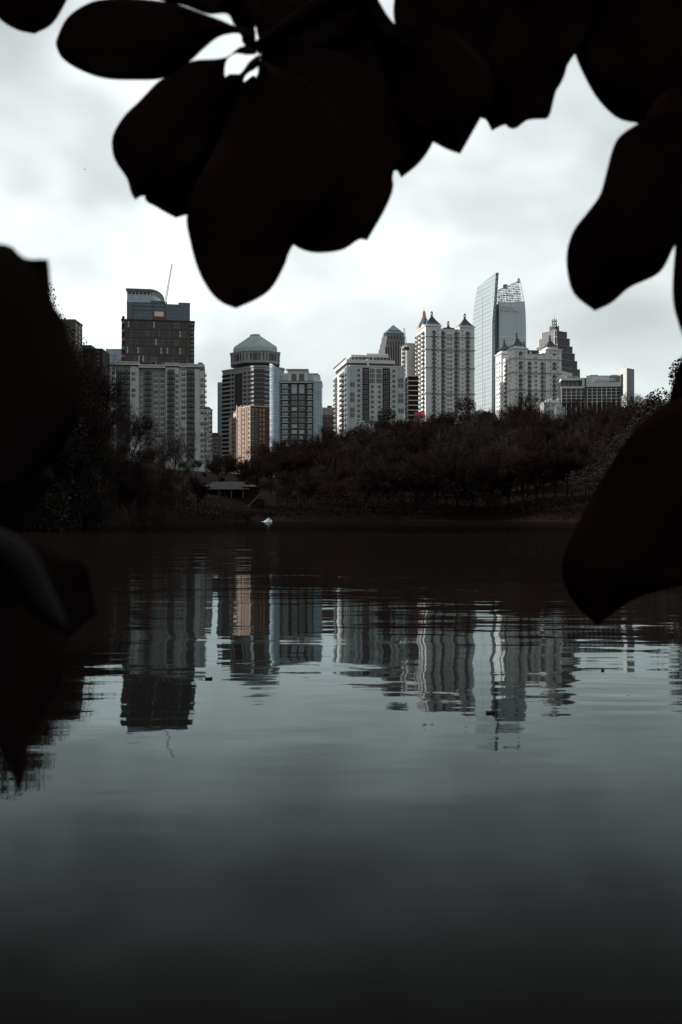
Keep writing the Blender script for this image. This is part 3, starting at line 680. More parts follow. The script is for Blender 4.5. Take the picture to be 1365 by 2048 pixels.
# ---- glass fin tower with the sign
B = Bld('fin_tower', 'tall pale glass skyscraper with two curved fins and open lattice crown', 984, 1053, 950, 15, xl=949)
D = B.d; W = B.w
def yl(px, z_): return B.v(px)
prof = [(815,950,984),(740,947.5,984),(647,946.5,986),(610,949.5,989.5),(574,955.5,993.8),]
lft, rgt = [], []
for py, pl, pr in prof: lft.append((B.v(pl), B.z(py, B.Y + B.v(pl)*cos(B.th)))); rgt.append((B.v(pr), B.z(py, B.Y)))
topz = B.z(550.5)
ring_o = [(-0.4, B.v(950), 0), (-0.4, 0.0, 0), (-0.4, B.v(986), B.z(647)), (-0.4, B.v(990), B.z(605)), (-0.4, B.v(993.5), topz), (-0.4, B.v(956), B.z(574, B.Y+B.v(956)*cos(B.th)))]
ring_o += [(-0.4, lft[3][0], lft[3][1]), (-0.4, lft[2][0], lft[2][1]), (-0.4, lft[1][0], lft[1][1])]
b = MB(); b.loft([ring_o, [(2.2, y, z) for _, y, z in ring_o]], G_pale); b.build('glass_fin', B.t)
b = MB()
ym = (B.v(966)); b.box(-0.75, -0.41, ym-0.25, ym+0.25, 0, B.z(583), M_white)
b.tube([(-0.6, y, z) for _, y, z in ring_o[1:5]], [0.35]*4, M_white, 5)
for k in range(14):
    z = B.z(553)-k*4.2; yy = B.v(993.2 - k*0.6); b.box(0.2, 1.6, yy-2.4, yy-0.2, z-0.3, z+0.3, M_grey_mid)
b.build('fin_trim', B.t)
u0 = B.u(999)
b = MB(); b.box(2.3, u0-0.02, 3.0, D*0.8, 0, B.z(618), G_teal); b.box(2.3, B.u(1052), 3.7, D*0.7, 0, B.z(606), G_teal)
b.box(2.4, u0-1, 4, D*0.6, B.z(618), B.z(600), M_grey_dark); b.build('glass_core', B.t)
edge = [(815,1053.2),(691,1053),(650,1052.4),(625,1051.6),(603,1050)]
ringF = [(u0, 0, 0)] + [(B.u(px), 0, 0 if i == 0 else B.z(py, B.Y+B.u(px)*sin(B.th))) for i, (py, px) in enumerate(edge)] + [(u0, 0, B.z(604))]
b = MB(); b.loft([ringF, [(x, 3.6, z) for x, y, z in ringF]], G_rib); b.build('glass_fin', B.t)
# open lattice crown
b = MB(); xe = lambda z: B.u(1050 - (z - B.z(603))/(B.z(557)-B.z(603))*9.5)
z0, zA, zB = B.z(603.5), B.z(578.5), B.z(557)
ztop = lambda x: zA + (zB-zA)*(x-u0)/(B.u(1041)-u0)
nx = 9
M_steel = mat('pale_painted_steel', (0.62,0.66,0.66), 0.5, var=0.15)
def strut(p, q, r=0.28): b.tube([p, q], [r*0.85, r*0.85], M_steel, 4, False)
for yy in (0.3, 8.0):
    for i in range(nx+1):
        t = i/nx; xb = u0+(xe(z0)-u0)*t
        xt = u0+(B.u(1041)-u0)*t; strut((xb,yy,z0),(xt,yy,ztop(xt)), 0.3 if i in (0,nx) else 0.2)
    for j in range(1, 11):
        zj = z0+(zB-z0)*j/10; xs0 = u0 if zj < zA else u0+(zj-zA)/(zB-zA)*(B.u(1041)-u0)
        if xe(zj) > xs0+0.5: strut((xs0,yy,zj),(xe(zj),yy,zj),0.2)
    for i in range(nx):
        for j in range(9):
            za, zb_ = z0+(zB-z0)*j/10, z0+(zB-z0)*(j+1)/10; xa = u0+(xe(za)-u0)*i/nx; xb = u0+(xe(zb_)-u0)*(i+1)/nx
            if zb_ < ztop(xb)-1 and random.random() < 0.6: strut((xa,yy,za),(xb,yy,zb_) , 0.16)
    strut((u0,yy,zA),(B.u(1041),yy,zB),0.45)
for i in range(0, nx+1, 1):
    x = u0+(B.u(1041)-u0)*i/nx; strut((x,0.3,ztop(x)),(x,8.0,ztop(x)),0.22); strut((x,0.3,(ztop(x)+z0)/2),(x,8.0,(ztop(x)+z0)/2),0.2)
b.box(B.u(1011), B.u(1016), 1, 5, ztop(B.u(1013))-0.5, ztop(B.u(1013))+2.5, M_grey_mid); b.box(B.u(1038), B.u(1041), 1, 4, zB-2, zB+2.2, M_grey_mid)
b.build('lattice_crown', B.t)
# frosted screen behind the lattice
b = MB(); m_screen = mat('frosted_screen', (0.78,0.82,0.82), 0.4, var=0.1, scale=0.15)
for i in range(nx):
    for j in range(9):
        za, zb_ = z0+(zB-z0)*j/10, z0+(zB-z0)*(j+1)/10; xa = u0+(xe(za)-u0)*i/nx; xb = u0+(xe(za)-u0)*(i+1)/nx
        if zb_ < ztop(xa) and random.random() < 0.5: b.box(xa+0.3, xb-0.3, 4.0, 4.15, za+0.3, zb_-0.3, m_screen)
b.build('glass_screen', B.t)
def text_mesh(s, width, height, m, depth=0.4, bold=0.0):
    cu = bpy.data.curves.new('lettering', 'FONT'); cu.body = s; cu.size = 1; cu.extrude = 0.0; cu.offset = bold
    o = bpy.data.objects.new('lettering', cu); COL.objects.link(o)
    dg = bpy.context.evaluated_depsgraph_get(); me = bpy.data.meshes.new_from_object(o.evaluated_get(dg))
    bpy.data.objects.remove(o)
    xs = [v.co.x for v in me.vertices]; ys = [v.co.y for v in me.vertices]
    x0, x1, y0, y1 = min(xs), max(xs), min(ys), max(ys)
    b = MB(); vs = [((v.co.x-x0)/(x1-x0)*width, 0.0, (v.co.y-y0)/(y1-y0)*height) for v in me.vertices]; n = len(vs)
    fs = [tuple(p.vertices) for p in me.polygons]
    ec = {}
    for f in fs:
        for i in range(len(f)):
            e = (f[i], f[(i+1)%len(f)]); k = tuple(sorted(e)); ec.setdefault(k, []).append(e)
    side = [(e[0][1], e[0][0], e[0][0]+n, e[0][1]+n) for e in ec.values() if len(e) == 1]
    b.add(vs + [(x, depth, z) for x, y, z in vs], fs + [tuple(i+n for i in f[::-1]) for f in fs] + side, m)
    return b
M_sign = mat('white_sign_letters', (0.85,0.86,0.85), 0.5, var=0.03)
for s, py0, py1, p0, p1 in (('KING &', 614.5, 608.8, 1001.8, 1029), ('SPALDING', 621, 615.4, 1001.8, 1040)):
    tb = text_mesh(s, B.u(p1)-B.u(p0), B.z(py1)-B.z(py0), M_sign, 0.5, 0.01)
    o = tb.build('sign_lettering', B.t); o.location = (B.u(p0), -0.75, B.z(py0))

# ---- lower turreted building
B = Bld('turreted_apartments', 'cream turreted apartment building with cornices, in front of the stepped dark tower', 1026.8, 1123.7, 700, 12, xl=991.4)
zr = B.z(697.5); W, D = B.w, B.d; uL, uR = B.u(1055.5), B.u(1092.5); vL, vR = B.v(1015.5), B.v(1003)
b = MB(); b.box(0, uL, 0, vL, 0, zr, M_cream); b.box(0, uL, vR, D, 0, zr-0.5, M_cream); b.box(1.2, uL, vL, vR, 0, B.z(708.5), M_cream)
b.box(uL, uR, 1.5, D-1.5, 0, B.z(706), M_cream); b.box(uR, W, 0, D, 0, zr-0.01, M_cream); b.build('wall', B.t)
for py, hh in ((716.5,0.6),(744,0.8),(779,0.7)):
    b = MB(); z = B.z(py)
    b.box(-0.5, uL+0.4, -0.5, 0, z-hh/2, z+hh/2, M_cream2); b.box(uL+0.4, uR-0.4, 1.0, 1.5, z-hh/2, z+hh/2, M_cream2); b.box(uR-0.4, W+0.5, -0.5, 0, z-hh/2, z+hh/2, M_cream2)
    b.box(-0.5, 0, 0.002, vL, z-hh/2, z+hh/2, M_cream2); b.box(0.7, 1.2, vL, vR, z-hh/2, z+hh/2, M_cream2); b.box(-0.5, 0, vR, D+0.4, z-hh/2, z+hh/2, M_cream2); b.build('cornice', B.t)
b = MB()
for x0, x1, y0, y1 in ((-0.6,uL+0.4,-0.6,vL+0.4),(uR-0.4,W+0.5,-0.6,D),(-0.6,uL-2,vR-0.4,D+0.5)): b.box(x0, x1, y0, y1, zr, zr+0.8, M_cream)
gable(b, B, 'F', 2.5, uL-1.5, zr+0.8, M_cream); gable(b, B, 'F', uR+2, W-2, zr+0.8, M_cream)
b.box(uL+0.4, uR-0.4, 1.1, 1.6, B.z(706), B.z(704.8), mat('terracotta_coping', (0.5,0.33,0.27), 0.8)); b.box(uL+0.5, B.u(1083), 4, 12, B.z(706)+0.01, B.z(697), M_slate); b.box(B.u(1064), B.u(1067), 3.2, 3.9, B.z(706)+0.02, B.z(700), M_white)
b.build('parapet', B.t)
b = MB()
tl = ((0.2,B.u(1051),0.2,vL-0.6),(B.u(1093.5),B.u(1117),0.2,9.0),(0.2,9.0,D-10.5,D-0.2),(B.u(1072),B.u(1086),D-10,D-2))
for x0, x1, y0, y1 in tl: b = MB(); b.box(x0+0.9, x1-0.9, y0+0.6, y1-0.6, zr-0.6, B.z(690.5), M_cream); b.build('turret_base', B.t)
for (x0, x1, y0, y1), pt in zip(tl, (672.5,675,685,687)): turret(B, x0, x1, y0, y1, B.z(690.8, B.Y+(y0+y1)/2*0.4), B.z(pt, B.Y+(y0+y1)/2*0.9))
pit = 9.0
B.balc('F', [(1037.5,1045.5)], 708, 9.0, 1, M_grey_mid, M_black, M_cream, M_glass_dark, 1.2)
B.balc('F', [(1037.5,1045.5),(1105,1113)], 727, pit, 2, M_grey_mid, M_black, M_cream, M_glass_dark, 1.2)
B.balc('F', [(1037.5,1045.5),(1105,1113)], 753, pit, 7, M_grey_mid, M_black, M_cream, M_glass_dark, 1.2)
B.balc('F', [(1057.5,1064.5),(1083.5,1090)], 727, pit, 9, M_grey_mid, M_black, M_cream, M_glass_dark, 1.2, off=-1.5)
B.wins('F', [(1032.2,1034),(1048,1050),(1100.5,1102.4),(1115.5,1117.5)], 702, pit, 11, 0.42, frame=M_cream2, glass=M_glass_dark, nx=1)
B.wins('F', [(1038.5,1040.4),(1042.3,1044.3)], 712, 27.5, 3, 0.14, frame=M_cream2, glass=M_glass_dark, nx=1)
B.wins('F', [(1071,1073.2),(1074,1076.3)], 712, pit, 10, 0.55, frame=M_cream2, glass=M_glass_dark, nx=1, off=-1.5)
B.wins('F', [(1105.5,1112.5)], 704, pit, 1, 0.45, frame=M_cream2, glass=M_glass_dark, nx=3)
B.wins('L', [(1021.5,1019.5),(1000,998.5),(995.5,994)], 712, pit, 12, 0.5, frame=M_cream2, glass=M_glass_dark, nx=1)
B.balc('L', [(1012,1008)], 727, pit, 10, M_grey_mid, M_black, M_cream, M_glass_dark, 1.0, off=-1.2)
B.flush()

M_hotel = mat('pale_concrete', (0.68,0.70,0.69), 0.85, var=0.08, scale=0.2)
# ---- stepped dark tower
B = Bld('stepped_tower', 'dark stepped skyscraper with open spired crown behind the cream turreted apartments', 1108, 1160, 1250, 38, d=33, base=10)
G_step = panes('stepped_ribbed_granite', (0.115,0.12,0.13), (0.09,0.095,0.105), (0.03,0.032,0.036), 2.6, 60, 0.8, rough=0.4, spec=0.4)
ctr = (B.w/2, B.d/2)
# recentre so that the crown sits over column 1108.5
Yk = B.Y + 23; cxw = X(1109, Yk)
B.t.location = (cxw, Yk, 10)
def plus(r, c): k = r-c; return [(-k,-r),(k,-r),(k,-k),(r,-k),(r,k),(k,k),(k,r),(-k,r),(-k,k),(-r,k),(-r,-k),(-k,-k)]
zs = lambda py: Z(py, Yk) - 10
px2m = Yk/F
tiers = [(23,5,665.5),(28,6,679),(33,7,695),(37,7,709),(41,7,724),(46,8,740.6)]
for i, (hw, c, top) in enumerate(tiers):
    r = hw*px2m*0.80; b = MB(); b.prism(plus(r, c*px2m*0.5), 0, zs(top), G_step if i < 5 else M_granite_dk)
    for (x, y) in plus(r, c*px2m*0.5): b.box(x-0.4, x+0.4, y-0.4, y+0.4, 0, zs(top-1), M_hotel if i < 4 else M_granite)
    b.prism(plus(r+0.35, c*px2m*0.5), zs(top)-0.5, zs(top)+0.1, M_granite); b.build('tier', B.t)
b = MB()
for r, top, bot, hh in ((9.5*px2m*0.9, 654, 668, 680), (4.3*px2m*0.9, 640, 668, 0)):
    n = 12 if r > 5 else 4
    for k in range(n):
        a = 2*pi*(k+0.5)/n; x, y = r*cos(a), r*sin(a)
        b.box(x-0.5, x+0.5, y-0.5, y+0.5, zs(668), zs(top), M_granite_dk); b.loft([[(x+sx*0.5,y+sy*0.5,zs(top)) for sx,sy in q],[(x+sx*0.05,y+sy*0.05,zs(top-2.5)) for sx,sy in q]], M_granite_dk)
    rr = [(r*cos(2*pi*k/16)*1.03, r*sin(2*pi*k/16)*1.03) for k in range(16)]
    for py in ((656, 664) if r > 5 else (643, 650, 656)):
        b.loft([[(x,y,zs(py)) for x,y in rr],[(x,y,zs(py)+0.7) for x,y in rr]], M_granite_dk, caps=(r < 4))
b.tube([(0,0,zs(643)),(0,0,zs(628))],[0.3,0.08],M_granite_dk)
b.build('spired_crown', B.t)

# ---- white gabled hall
B = Bld('white_hall', 'plain white pitched roof hall below the dark stepped tower', 1120, 1145, 740, 0, d=14)
b = MB(); poly = [(0,B.z(741)),(B.w,B.z(746.5)),(B.w,0),(0,0)]
b.loft([[(x,0,z) for x,z in poly],[(x,B.d,z) for x,z in poly]], M_white); b.build('wall', B.t)
b = MB(); b.box(0.5, B.u(1132), -1.5, -0.01, 0, B.z(754), M_grey_wall); b.build('annexe', B.t)

# ---- hotel with roof sign
M_hotel = mat('pale_concrete', (0.68,0.70,0.69), 0.85, var=0.08, scale=0.2)
B = Bld('sign_hotel', 'long mid-rise hotel with white concrete grid and rooftop name sign', 1123, 1243.5, 600, -6, d=16)
W = B.w; u1 = B.u(1169); u2 = B.u(1169.5)
b = MB(); b.box(0, u1, 0, B.d, 0, B.z(760), M_brown_dk); b.box(u2, W, 0, B.d, 0, B.z(757), M_brown_dk); b.build('wall', B.t)
b = MB(); b.box(-0.2, u1, -1.4, B.d*0.5, B.z(761.5), B.z(757), M_hotel); b.box(-0.2, u1, -1.4, 0.0, B.z(777.5), B.z(773.5), M_hotel); b.box(u1-1.4, u1, -1.39, 0, B.z(773.4), B.z(761.6), M_hotel)
b.box(u1+0.05, u1+0.9, -1.6, B.d*0.5, 0, B.z(757)-0.02, M_grey_dark)
b.build('cornice', B.t)
b = MB(); b.box(B.u(1172), W-0.3, -1.5, 0.5, B.z(775), B.z(753), M_hotel); b.box(W-0.3, W+0.6, -1.7, B.d*0.5, B.z(793), B.z(751), M_brown_dk); b.box(B.u(1218), B.u(1239), -1.62, -1.5, B.z(766), B.z(754.5), M_grey_mid); b.build('sign_board', B.t)
tb = text_mesh('THE STARLING', B.u(1230.5)-B.u(1185.5), B.z(758.3)-B.z(764.6), M_sign, 0.3, 0.015); o = tb.build('sign_lettering', B.t); o.location = (B.u(1185.5), -2.05, B.z(765.2))
for i in range(5): a0 = B.u(1125+i*8.6); B.put('window', window_mesh(B.m(7.4), B.m(10.5), M_grey_dark, random.choice([M_glass_dark, M_pinkish, M_glass_grey]), 2), 'F', a0+B.m(3.7), B.z(773), 0.02)
for j in range(4):
    for i in range(5): B.put('window', window_mesh(B.m(5.6), B.m(4.6), M_brown, M_glass_dark, 2), 'F', B.u(1128.5+i*9.7), B.z(783.5+6.6*j), 0.02)
    for i in range(7): B.put('window', window_mesh(B.m(6.0), B.m(4.6), M_brown, M_glass_dark, 2), 'F', B.u(1180+i*9.9), B.z(782+6.6*j), 0.02)
B.flush()
for i in range(6): b = MB(); x = B.u(1123.5+i*9.7); b.box(x-0.22, x+0.22, -0.75, 0.0, 0, B.z(777.6), M_hotel); b.build('grid_post', B.t)
for i in range(8): b = MB(); x = B.u(1175+i*9.6); b.box(x-0.22, x+0.22, -0.75, 0.0, 0, B.z(775.1), M_hotel); b.build('grid_post', B.t)
for j in range(5):
    b = MB(); z = B.z(778+6.6*j); b.box(0, u1, -0.6, -0.01, z-0.15, z+0.15, M_hotel); b.box(B.u(1174), W-0.4, -0.6, -0.01, z-0.15, z+0.15, M_hotel); b.build('grid_beam', B.t)
for px, wd_, hh in ((1135,4,2),(1150,2.5,1.4),(1182,5,2.4),(1200,3,1.6),(1225,4,2.2)):
    b = MB(); x = B.u(px); b.box(x, x+wd_, 4, 8, B.z(756), B.z(753)+hh*0.5, M_grey_mid); b.build('roof_plant', B.t)
B = Bld('lift_tower', 'plain white and blue tower block standing at the right end of the hotel', 1254.3, 1269, 630, 42, xl=1241)
b = MB(); b.box(0, B.w, 0, B.d, 0, B.z(737), G_teal); b.build('glass_facade', B.t)
b = MB(); b.box(-0.4, 0.0, -0.1, B.d, 0, B.z(736), M_white); b.box(0.0, B.w, -0.12, B.d, B.z(737), B.z(736)+0.01, M_white); b.build('wall', B.t)
b = MB(); b.tube([(2,3,B.z(737)),(2,3,B.z(725))],[0.08,0.04],M_crane,5); b.build('mast', B.t)
b = MB(); b.box(B.w, B.w+1.5, 1, 5, 0, B.z(740), M_grey_mid); b.build('stair_shaft', B.t)

# rooftop terrace with pale furniture in front of the turreted apartments
B = Bld('terrace_house', 'low pale house with a cluttered roof terrace among treetops before the turreted apartments', 1088, 1122, 480, 0, d=9)
b = MB(); b.box(0, B.w, 0, B.d, 0, B.z(806), M_grey_wall); b.box(B.u(1110), B.w+2, -1, 5, 0, B.z(812), M_cream); b.build('wall', B.t)
b = MB(); b.box(-0.3, B.w+0.3, -0.3, B.d, B.z(806), B.z(804.5), M_cream)
for k, px in enumerate((1093,1099,1104,1109,1113,1118)): hh = 1.0+0.5*(k % 3); b.box(B.u(px)-0.4, B.u(px)+0.5, 0.2, 1.0, B.z(804.4), B.z(804.4)+hh, M_cream)
b.build('roof_terrace', B.t)
B.wins('F', [(1091,1094),(1098,1101),(1105,1108)], 810, 9, 2, 0.6, glass=M_glass_dark); B.flush()

# ------------------------------------------------------------------ pavilion on the shore
Yp = 288; xg = X(450, Yp); zg = Z(998, Yp)
t = thing('park_pavilion', 'long low brick pavilion with porch columns and grey metal roof on the far bank', 'pavilion', (xg, Yp, zg))
k = Yp/F; pz = lambda py: Z(py, Yp)-zg; pxx = lambda px: X(px, Yp)-xg
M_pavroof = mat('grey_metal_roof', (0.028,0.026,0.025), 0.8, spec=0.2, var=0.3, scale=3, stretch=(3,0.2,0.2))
b = MB(); M_pavb = mat('dark_park_brick', (0.028,0.011,0.009), 0.95, spec=0.05); b.box(pxx(390), pxx(416), 0.3, 9, -6, pz(975), M_pavb); b.box(pxx(487), pxx(512), 0.3, 9, -6, pz(975), M_pavb); b.box(pxx(416), pxx(487), 3.2, 9.1, -6, pz(976), M_pavb); b.build('wall', t)  # brick is one even dark red-brown
def hip(b, x0, x1, y0, y1, z0, z1, ix, m): b.loft([[(x0,y0,z0),(x1,y0,z0),(x1,y1,z0),(x0,y1,z0)],[(x0,y0,z0+0.2),(x1,y0,z0+0.2),(x1,y1,z0+0.2),(x0,y1,z0+0.2)],[(x0+ix,(y0+y1)/2-0.1,z1),(x1-ix,(y0+y1)/2-0.1,z1),(x1-ix,(y0+y1)/2+0.1,z1),(x0+ix,(y0+y1)/2+0.1,z1)]], m)
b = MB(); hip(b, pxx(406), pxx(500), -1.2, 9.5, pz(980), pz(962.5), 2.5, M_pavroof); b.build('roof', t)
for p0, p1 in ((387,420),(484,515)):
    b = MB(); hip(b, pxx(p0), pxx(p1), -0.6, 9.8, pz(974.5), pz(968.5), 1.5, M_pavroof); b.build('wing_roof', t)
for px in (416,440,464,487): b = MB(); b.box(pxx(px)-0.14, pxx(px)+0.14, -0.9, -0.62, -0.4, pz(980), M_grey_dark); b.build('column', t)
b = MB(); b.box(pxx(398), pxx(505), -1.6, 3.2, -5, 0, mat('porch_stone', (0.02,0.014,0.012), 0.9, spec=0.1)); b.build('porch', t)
b = MB()
for i in range(14): b.box(pxx(516)-0.25*i, pxx(516)-0.25*i+2.0, -2.0-0.55*i, -1.45-0.55*i, -6, -0.1-0.32*i, MATS['porch_stone'])
b.tube([(pxx(519),-2,1),(pxx(519)-3.4,-9.5,-3.4)],[0.05,0.05],M_grey_mid,5)
b.build('steps', t)
b = MB(); M_wallstone = mat('shore_wall_stone', (0.045,0.034,0.028), 0.9, var=0.3, scale=1.5)
Ys = 251.0
for i in range(24):
    xa = X(362, Ys)+i*(X(566, Ys)-X(362, Ys))/24; xb = xa+(X(566, Ys)-X(362, Ys))/24-0.03
    b.box(xa, xb, Ys+0.1*sin(i), Ys+3, -1.2, 0.95+0.05*sin(i*2.3), M_wallstone)
    if i % 3 == 0: b.box(xa, xa+0.4, Ys-0.15, Ys+0.3, -1.2, 1.15, M_wallstone)
tag(b.build('lakeside_wall'), 'low brown stone wall edging the water below the pavilion', 'wall')
# small timber jetty at the left bank
Yj = 147; t = thing('jetty', 'small pale timber jetty end at the dark left shore', 'jetty', (X(131,Yj), Yj, 0))
M_timber = mat('weathered_timber', (0.22,0.22,0.20), 0.85, var=0.25, scale=4, stretch=(6,1,1))
b = MB(); b.box(-2.2,0.9,-0.8,0.8,0.20,0.36,M_timber); b.build('deck', t)
for x, y in ((-0.9,-0.7),(0.8,-0.7),(-0.9,0.7),(0.8,0.7)): b = MB(); b.tube([(x,y,-1.2),(x,y,0.45)],[0.09,0.09],M_timber,7); b.build('post', t)
# fountain
Yf = 243.0; t = thing('fountain', 'small white fountain plume bubbling on the lake before the pavilion', 'fountain', (X(535,Yf), Yf, 0))
M_foam = mat('white_foam_water', (0.85,0.88,0.88), 0.5, var=0.08, scale=3, bump=0.05)
b = MB(); random.seed(3)
for i in range(90):
    a = random.uniform(0,2*pi); r0 = random.uniform(0,0.9); hh = max(0.15, 1.15-0.85*abs(r0*cos(a)*1.2-0.25))*random.uniform(0.55,1.0); x0 = 0.1+r0*cos(a)*1.15; y0 = r0*sin(a)*0.6
    pts = [(x0*0.9, y0*0.9, 0), (x0*0.95+0.02, y0*0.95, hh*0.5), (x0, y0, hh*0.85), (x0*1.05, y0*1.1, hh*0.6), (x0*1.12-0.03, y0*1.2, 0)]
    b.tube(pts, [0.10,0.11,0.12,0.10,0.06], M_foam, 5)
b.build('spray', t, smooth=True)
b = MB(); rings = []
for k in range(3):
    rr = (0.3, 1.0, 1.5)[k]; rings.append([(rr*cos(R(i*20))*(1+0.15*sin(i*3)), rr*sin(R(i*20))*0.8, 0.10-0.04*k) for i in range(18)])
b.loft(rings, M_foam, caps=False); b.build('foam', t, smooth=True)

# ------------------------------------------------------------------ trees
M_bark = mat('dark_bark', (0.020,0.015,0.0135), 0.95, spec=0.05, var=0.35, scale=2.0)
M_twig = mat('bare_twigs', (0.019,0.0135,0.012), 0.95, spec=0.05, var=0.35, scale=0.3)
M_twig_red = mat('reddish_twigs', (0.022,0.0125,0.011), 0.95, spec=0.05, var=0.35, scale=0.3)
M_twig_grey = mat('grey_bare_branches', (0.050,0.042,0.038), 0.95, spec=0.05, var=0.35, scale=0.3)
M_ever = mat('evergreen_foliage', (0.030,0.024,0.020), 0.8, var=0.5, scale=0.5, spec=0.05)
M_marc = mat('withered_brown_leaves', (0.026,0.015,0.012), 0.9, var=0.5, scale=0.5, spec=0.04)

def bare_tree(seed, mt, Hh=20.0, spread=1.0, nlimb=8, dens=1.0, trunk=0.34):
    rnd = random.Random(seed); tb, cb_ = MB(), MB()
    def seg(b, p, q, r0, r1, n): b.tube([p, q], [r0, r1], M_bark if b is tb else mt, n, False)
    def branch(p, d, L, r, lvl):
        nseg = 3 if lvl < 3 else 2; pts = [p]; dd = d.copy()
        for i in range(nseg):
            dd = (dd + Vector((rnd.gauss(0,.16), rnd.gauss(0,.16), rnd.gauss(0.07,.10)))).normalized(); pts.append(pts[-1] + dd*(L/nseg))
        rr = [r*(1-0.6*i/nseg) for i in range(nseg+1)]
        b = tb if lvl <= 1 else cb_
        b.tube(pts, rr, M_bark if b is tb else mt, 5 if lvl == 1 else 3, False)
        if lvl >= 5: return
        nch = {1: 6, 2: 5, 3: int(5*dens), 4: int(4*dens)}[lvl]
        for i in range(nch):
            t = 0.25+0.75*(i+rnd.random()*0.6)/nch; s = min(nseg-1, int(t*nseg)); c = pts[s].lerp(pts[s+1], min(1, t*nseg-s))
            ax = Vector((rnd.gauss(0,1), rnd.gauss(0,1), rnd.gauss(0.25,0.7))).normalized()
            nd = (dd*0.75 + ax*0.75*spread).normalized()
            if nd.z < -0.1: nd.z *= -0.5
            branch(c, nd, L*rnd.uniform(0.42,0.64), max(0.028, r*rnd.uniform(0.36,0.5)), lvl+1)
    p = Vector((0,0,-1.0)); r = Hh*0.016; pts = [p]
    for i in range(4): pts.append(pts[-1] + Vector((rnd.gauss(0,.25), rnd.gauss(0,.25), Hh*trunk/4+0.3)))
    tb.tube(pts, [r*1.25, r*1.05, r*0.95, r*0.85, r*0.7], M_bark, 7, True)
    top = pts[-1]
    for i in range(nlimb):
        a = 2*pi*i/nlimb + rnd.uniform(-.4,.4); up = rnd.uniform(0.7,1.9) if i < nlimb-2 else 4.0
        st = pts[-1] if i >= nlimb-2 else pts[-2].lerp(pts[-1], rnd.random())
        branch(st, Vector((cos(a)*spread, sin(a)*spread, up)).normalized(), Hh*rnd.uniform(0.36,0.5), r*0.5, 1)
    zm = max(v[2] for v in cb_.v)
    return tb, cb_, zm
def leafy_tree(seed, mt, Hh=18.0, wd=0.42, n=3000, size=0.5, low=0.15):
    rnd = random.Random(seed); tb, cb_ = MB(), MB()
    r = Hh*0.02; tb.tube([(0,0,-1),(0.2,0,Hh*0.3),(-0.1,0.2,Hh*0.6),(0,0,Hh*0.88)], [r*1.3,r,r*0.6,r*0.15], M_bark, 7)
    clumps = []
    for i in range(34):
        zf = rnd.uniform(low,0.97); rad = Hh*wd*(sin(pi*min(1,(zf-low*0.5)/(1-low*0.5))**0.8))**0.7*rnd.uniform(0.35,1.0); a = rnd.uniform(0,2*pi)
        c = Vector((rad*cos(a), rad*sin(a), Hh*zf)); clumps.append((c, Hh*rnd.uniform(0.07,0.14)))
        tb.tube([(0,0,max(1.0,c.z-rad*0.7)), tuple(c)], [r*0.3, r*0.08], M_bark, 4, False)
    for i in range(n):
        c, cr = clumps[i % len(clumps)]
        d = Vector((rnd.gauss(0,1), rnd.gauss(0,1), rnd.gauss(0,0.8))).normalized()*cr*rnd.random()**0.35
        p = c + d; s = size*rnd.uniform(0.4,1.1)
        u = Vector((rnd.gauss(0,1), rnd.gauss(0,1), rnd.gauss(0,0.6))).normalized(); w = u.cross(Vector((rnd.gauss(0,1), rnd.gauss(0,1), rnd.gauss(0,1)))).normalized()
        cb_.add([p-u*s, p-w*s*0.5, p+u*s, p+w*s*0.5], [(0,1,2,3)], mt)
    return tb, cb_, Hh
PROTO = {}
def proto(key, fn, *a, **k):
    tb, cb_, h = fn(*a, **k); PROTO[key] = (tb.mesh('trunk'), cb_.mesh('crown'), h)
for i, (mt, sp, dn) in enumerate(((M_twig,0.9,1.3),(M_twig_red,1.1,1.3),(M_twig,1.25,1.4),(M_twig_grey,0.8,1.0),(M_twig_red,0.75,1.4))): proto('bare%d' % i, bare_tree, 11+i, mt, 20.0, sp, 9, dn*1.15)
proto('open', bare_tree, 77, M_twig, 20.0, 1.1, 8, 1.3, 0.5)
for i, (mt, wd) in enumerate(((M_ever,0.36),(M_ever,0.46),(M_marc,0.40))): proto('leafy%d' % i, leafy_tree, 31+i, mt, 18.0, wd, 22000, 0.15)
proto('broad', leafy_tree, 55, M_ever, 18.0, 0.50, 36000, 0.25, 0.05)

def tree(key, px, Y, pytop, label, group=None, name=None, wide=1.0):
    tm, cm, h = PROTO[key]; x = X(px, Y); z = ground(x, Y); s = (Z(pytop, Y) - z)/h
    if s < 0.12: return
    nm = name or ('bare_tree' if key.startswith(('bare','open')) else 'evergreen_tree')
    t = thing(nm, label, 'tree', (x, Y, z), random.uniform(0, 2*pi), group); t.scale = (s*wide, s*wide, s)
    link('trunk', tm, t); link('crown', cm, t); return t
random.seed(21)
sky_line = [(-60,520),(0,565),(60,630),(110,690),(135,740),(170,800),(225,858),(290,872),(340,890),(400,910),(440,910),(500,910),(530,884),(560,870),(620,857),(700,842),(740,828),(800,824),(850,818),(900,812),(940,806),(980,806),(1010,800),(1050,790),(1080,800),(1120,803),(1200,790),(1250,786),(1290,785),(1330,765),(1400,740)]
def skyy(px):
    for (a, ya), (b_, yb) in zip(sky_line, sky_line[1:]):
        if a <= px <= b_: return ya+(yb-ya)*(px-a)/(b_-a)
    return 800
GF = 'dark trees of the wood on the far shore'; LF = 'dark tree in the dense wood along the far shore'
GB = 'brown bare trees on the far shore'; LB = 'bare brown tree in the dense wood along the far shore'
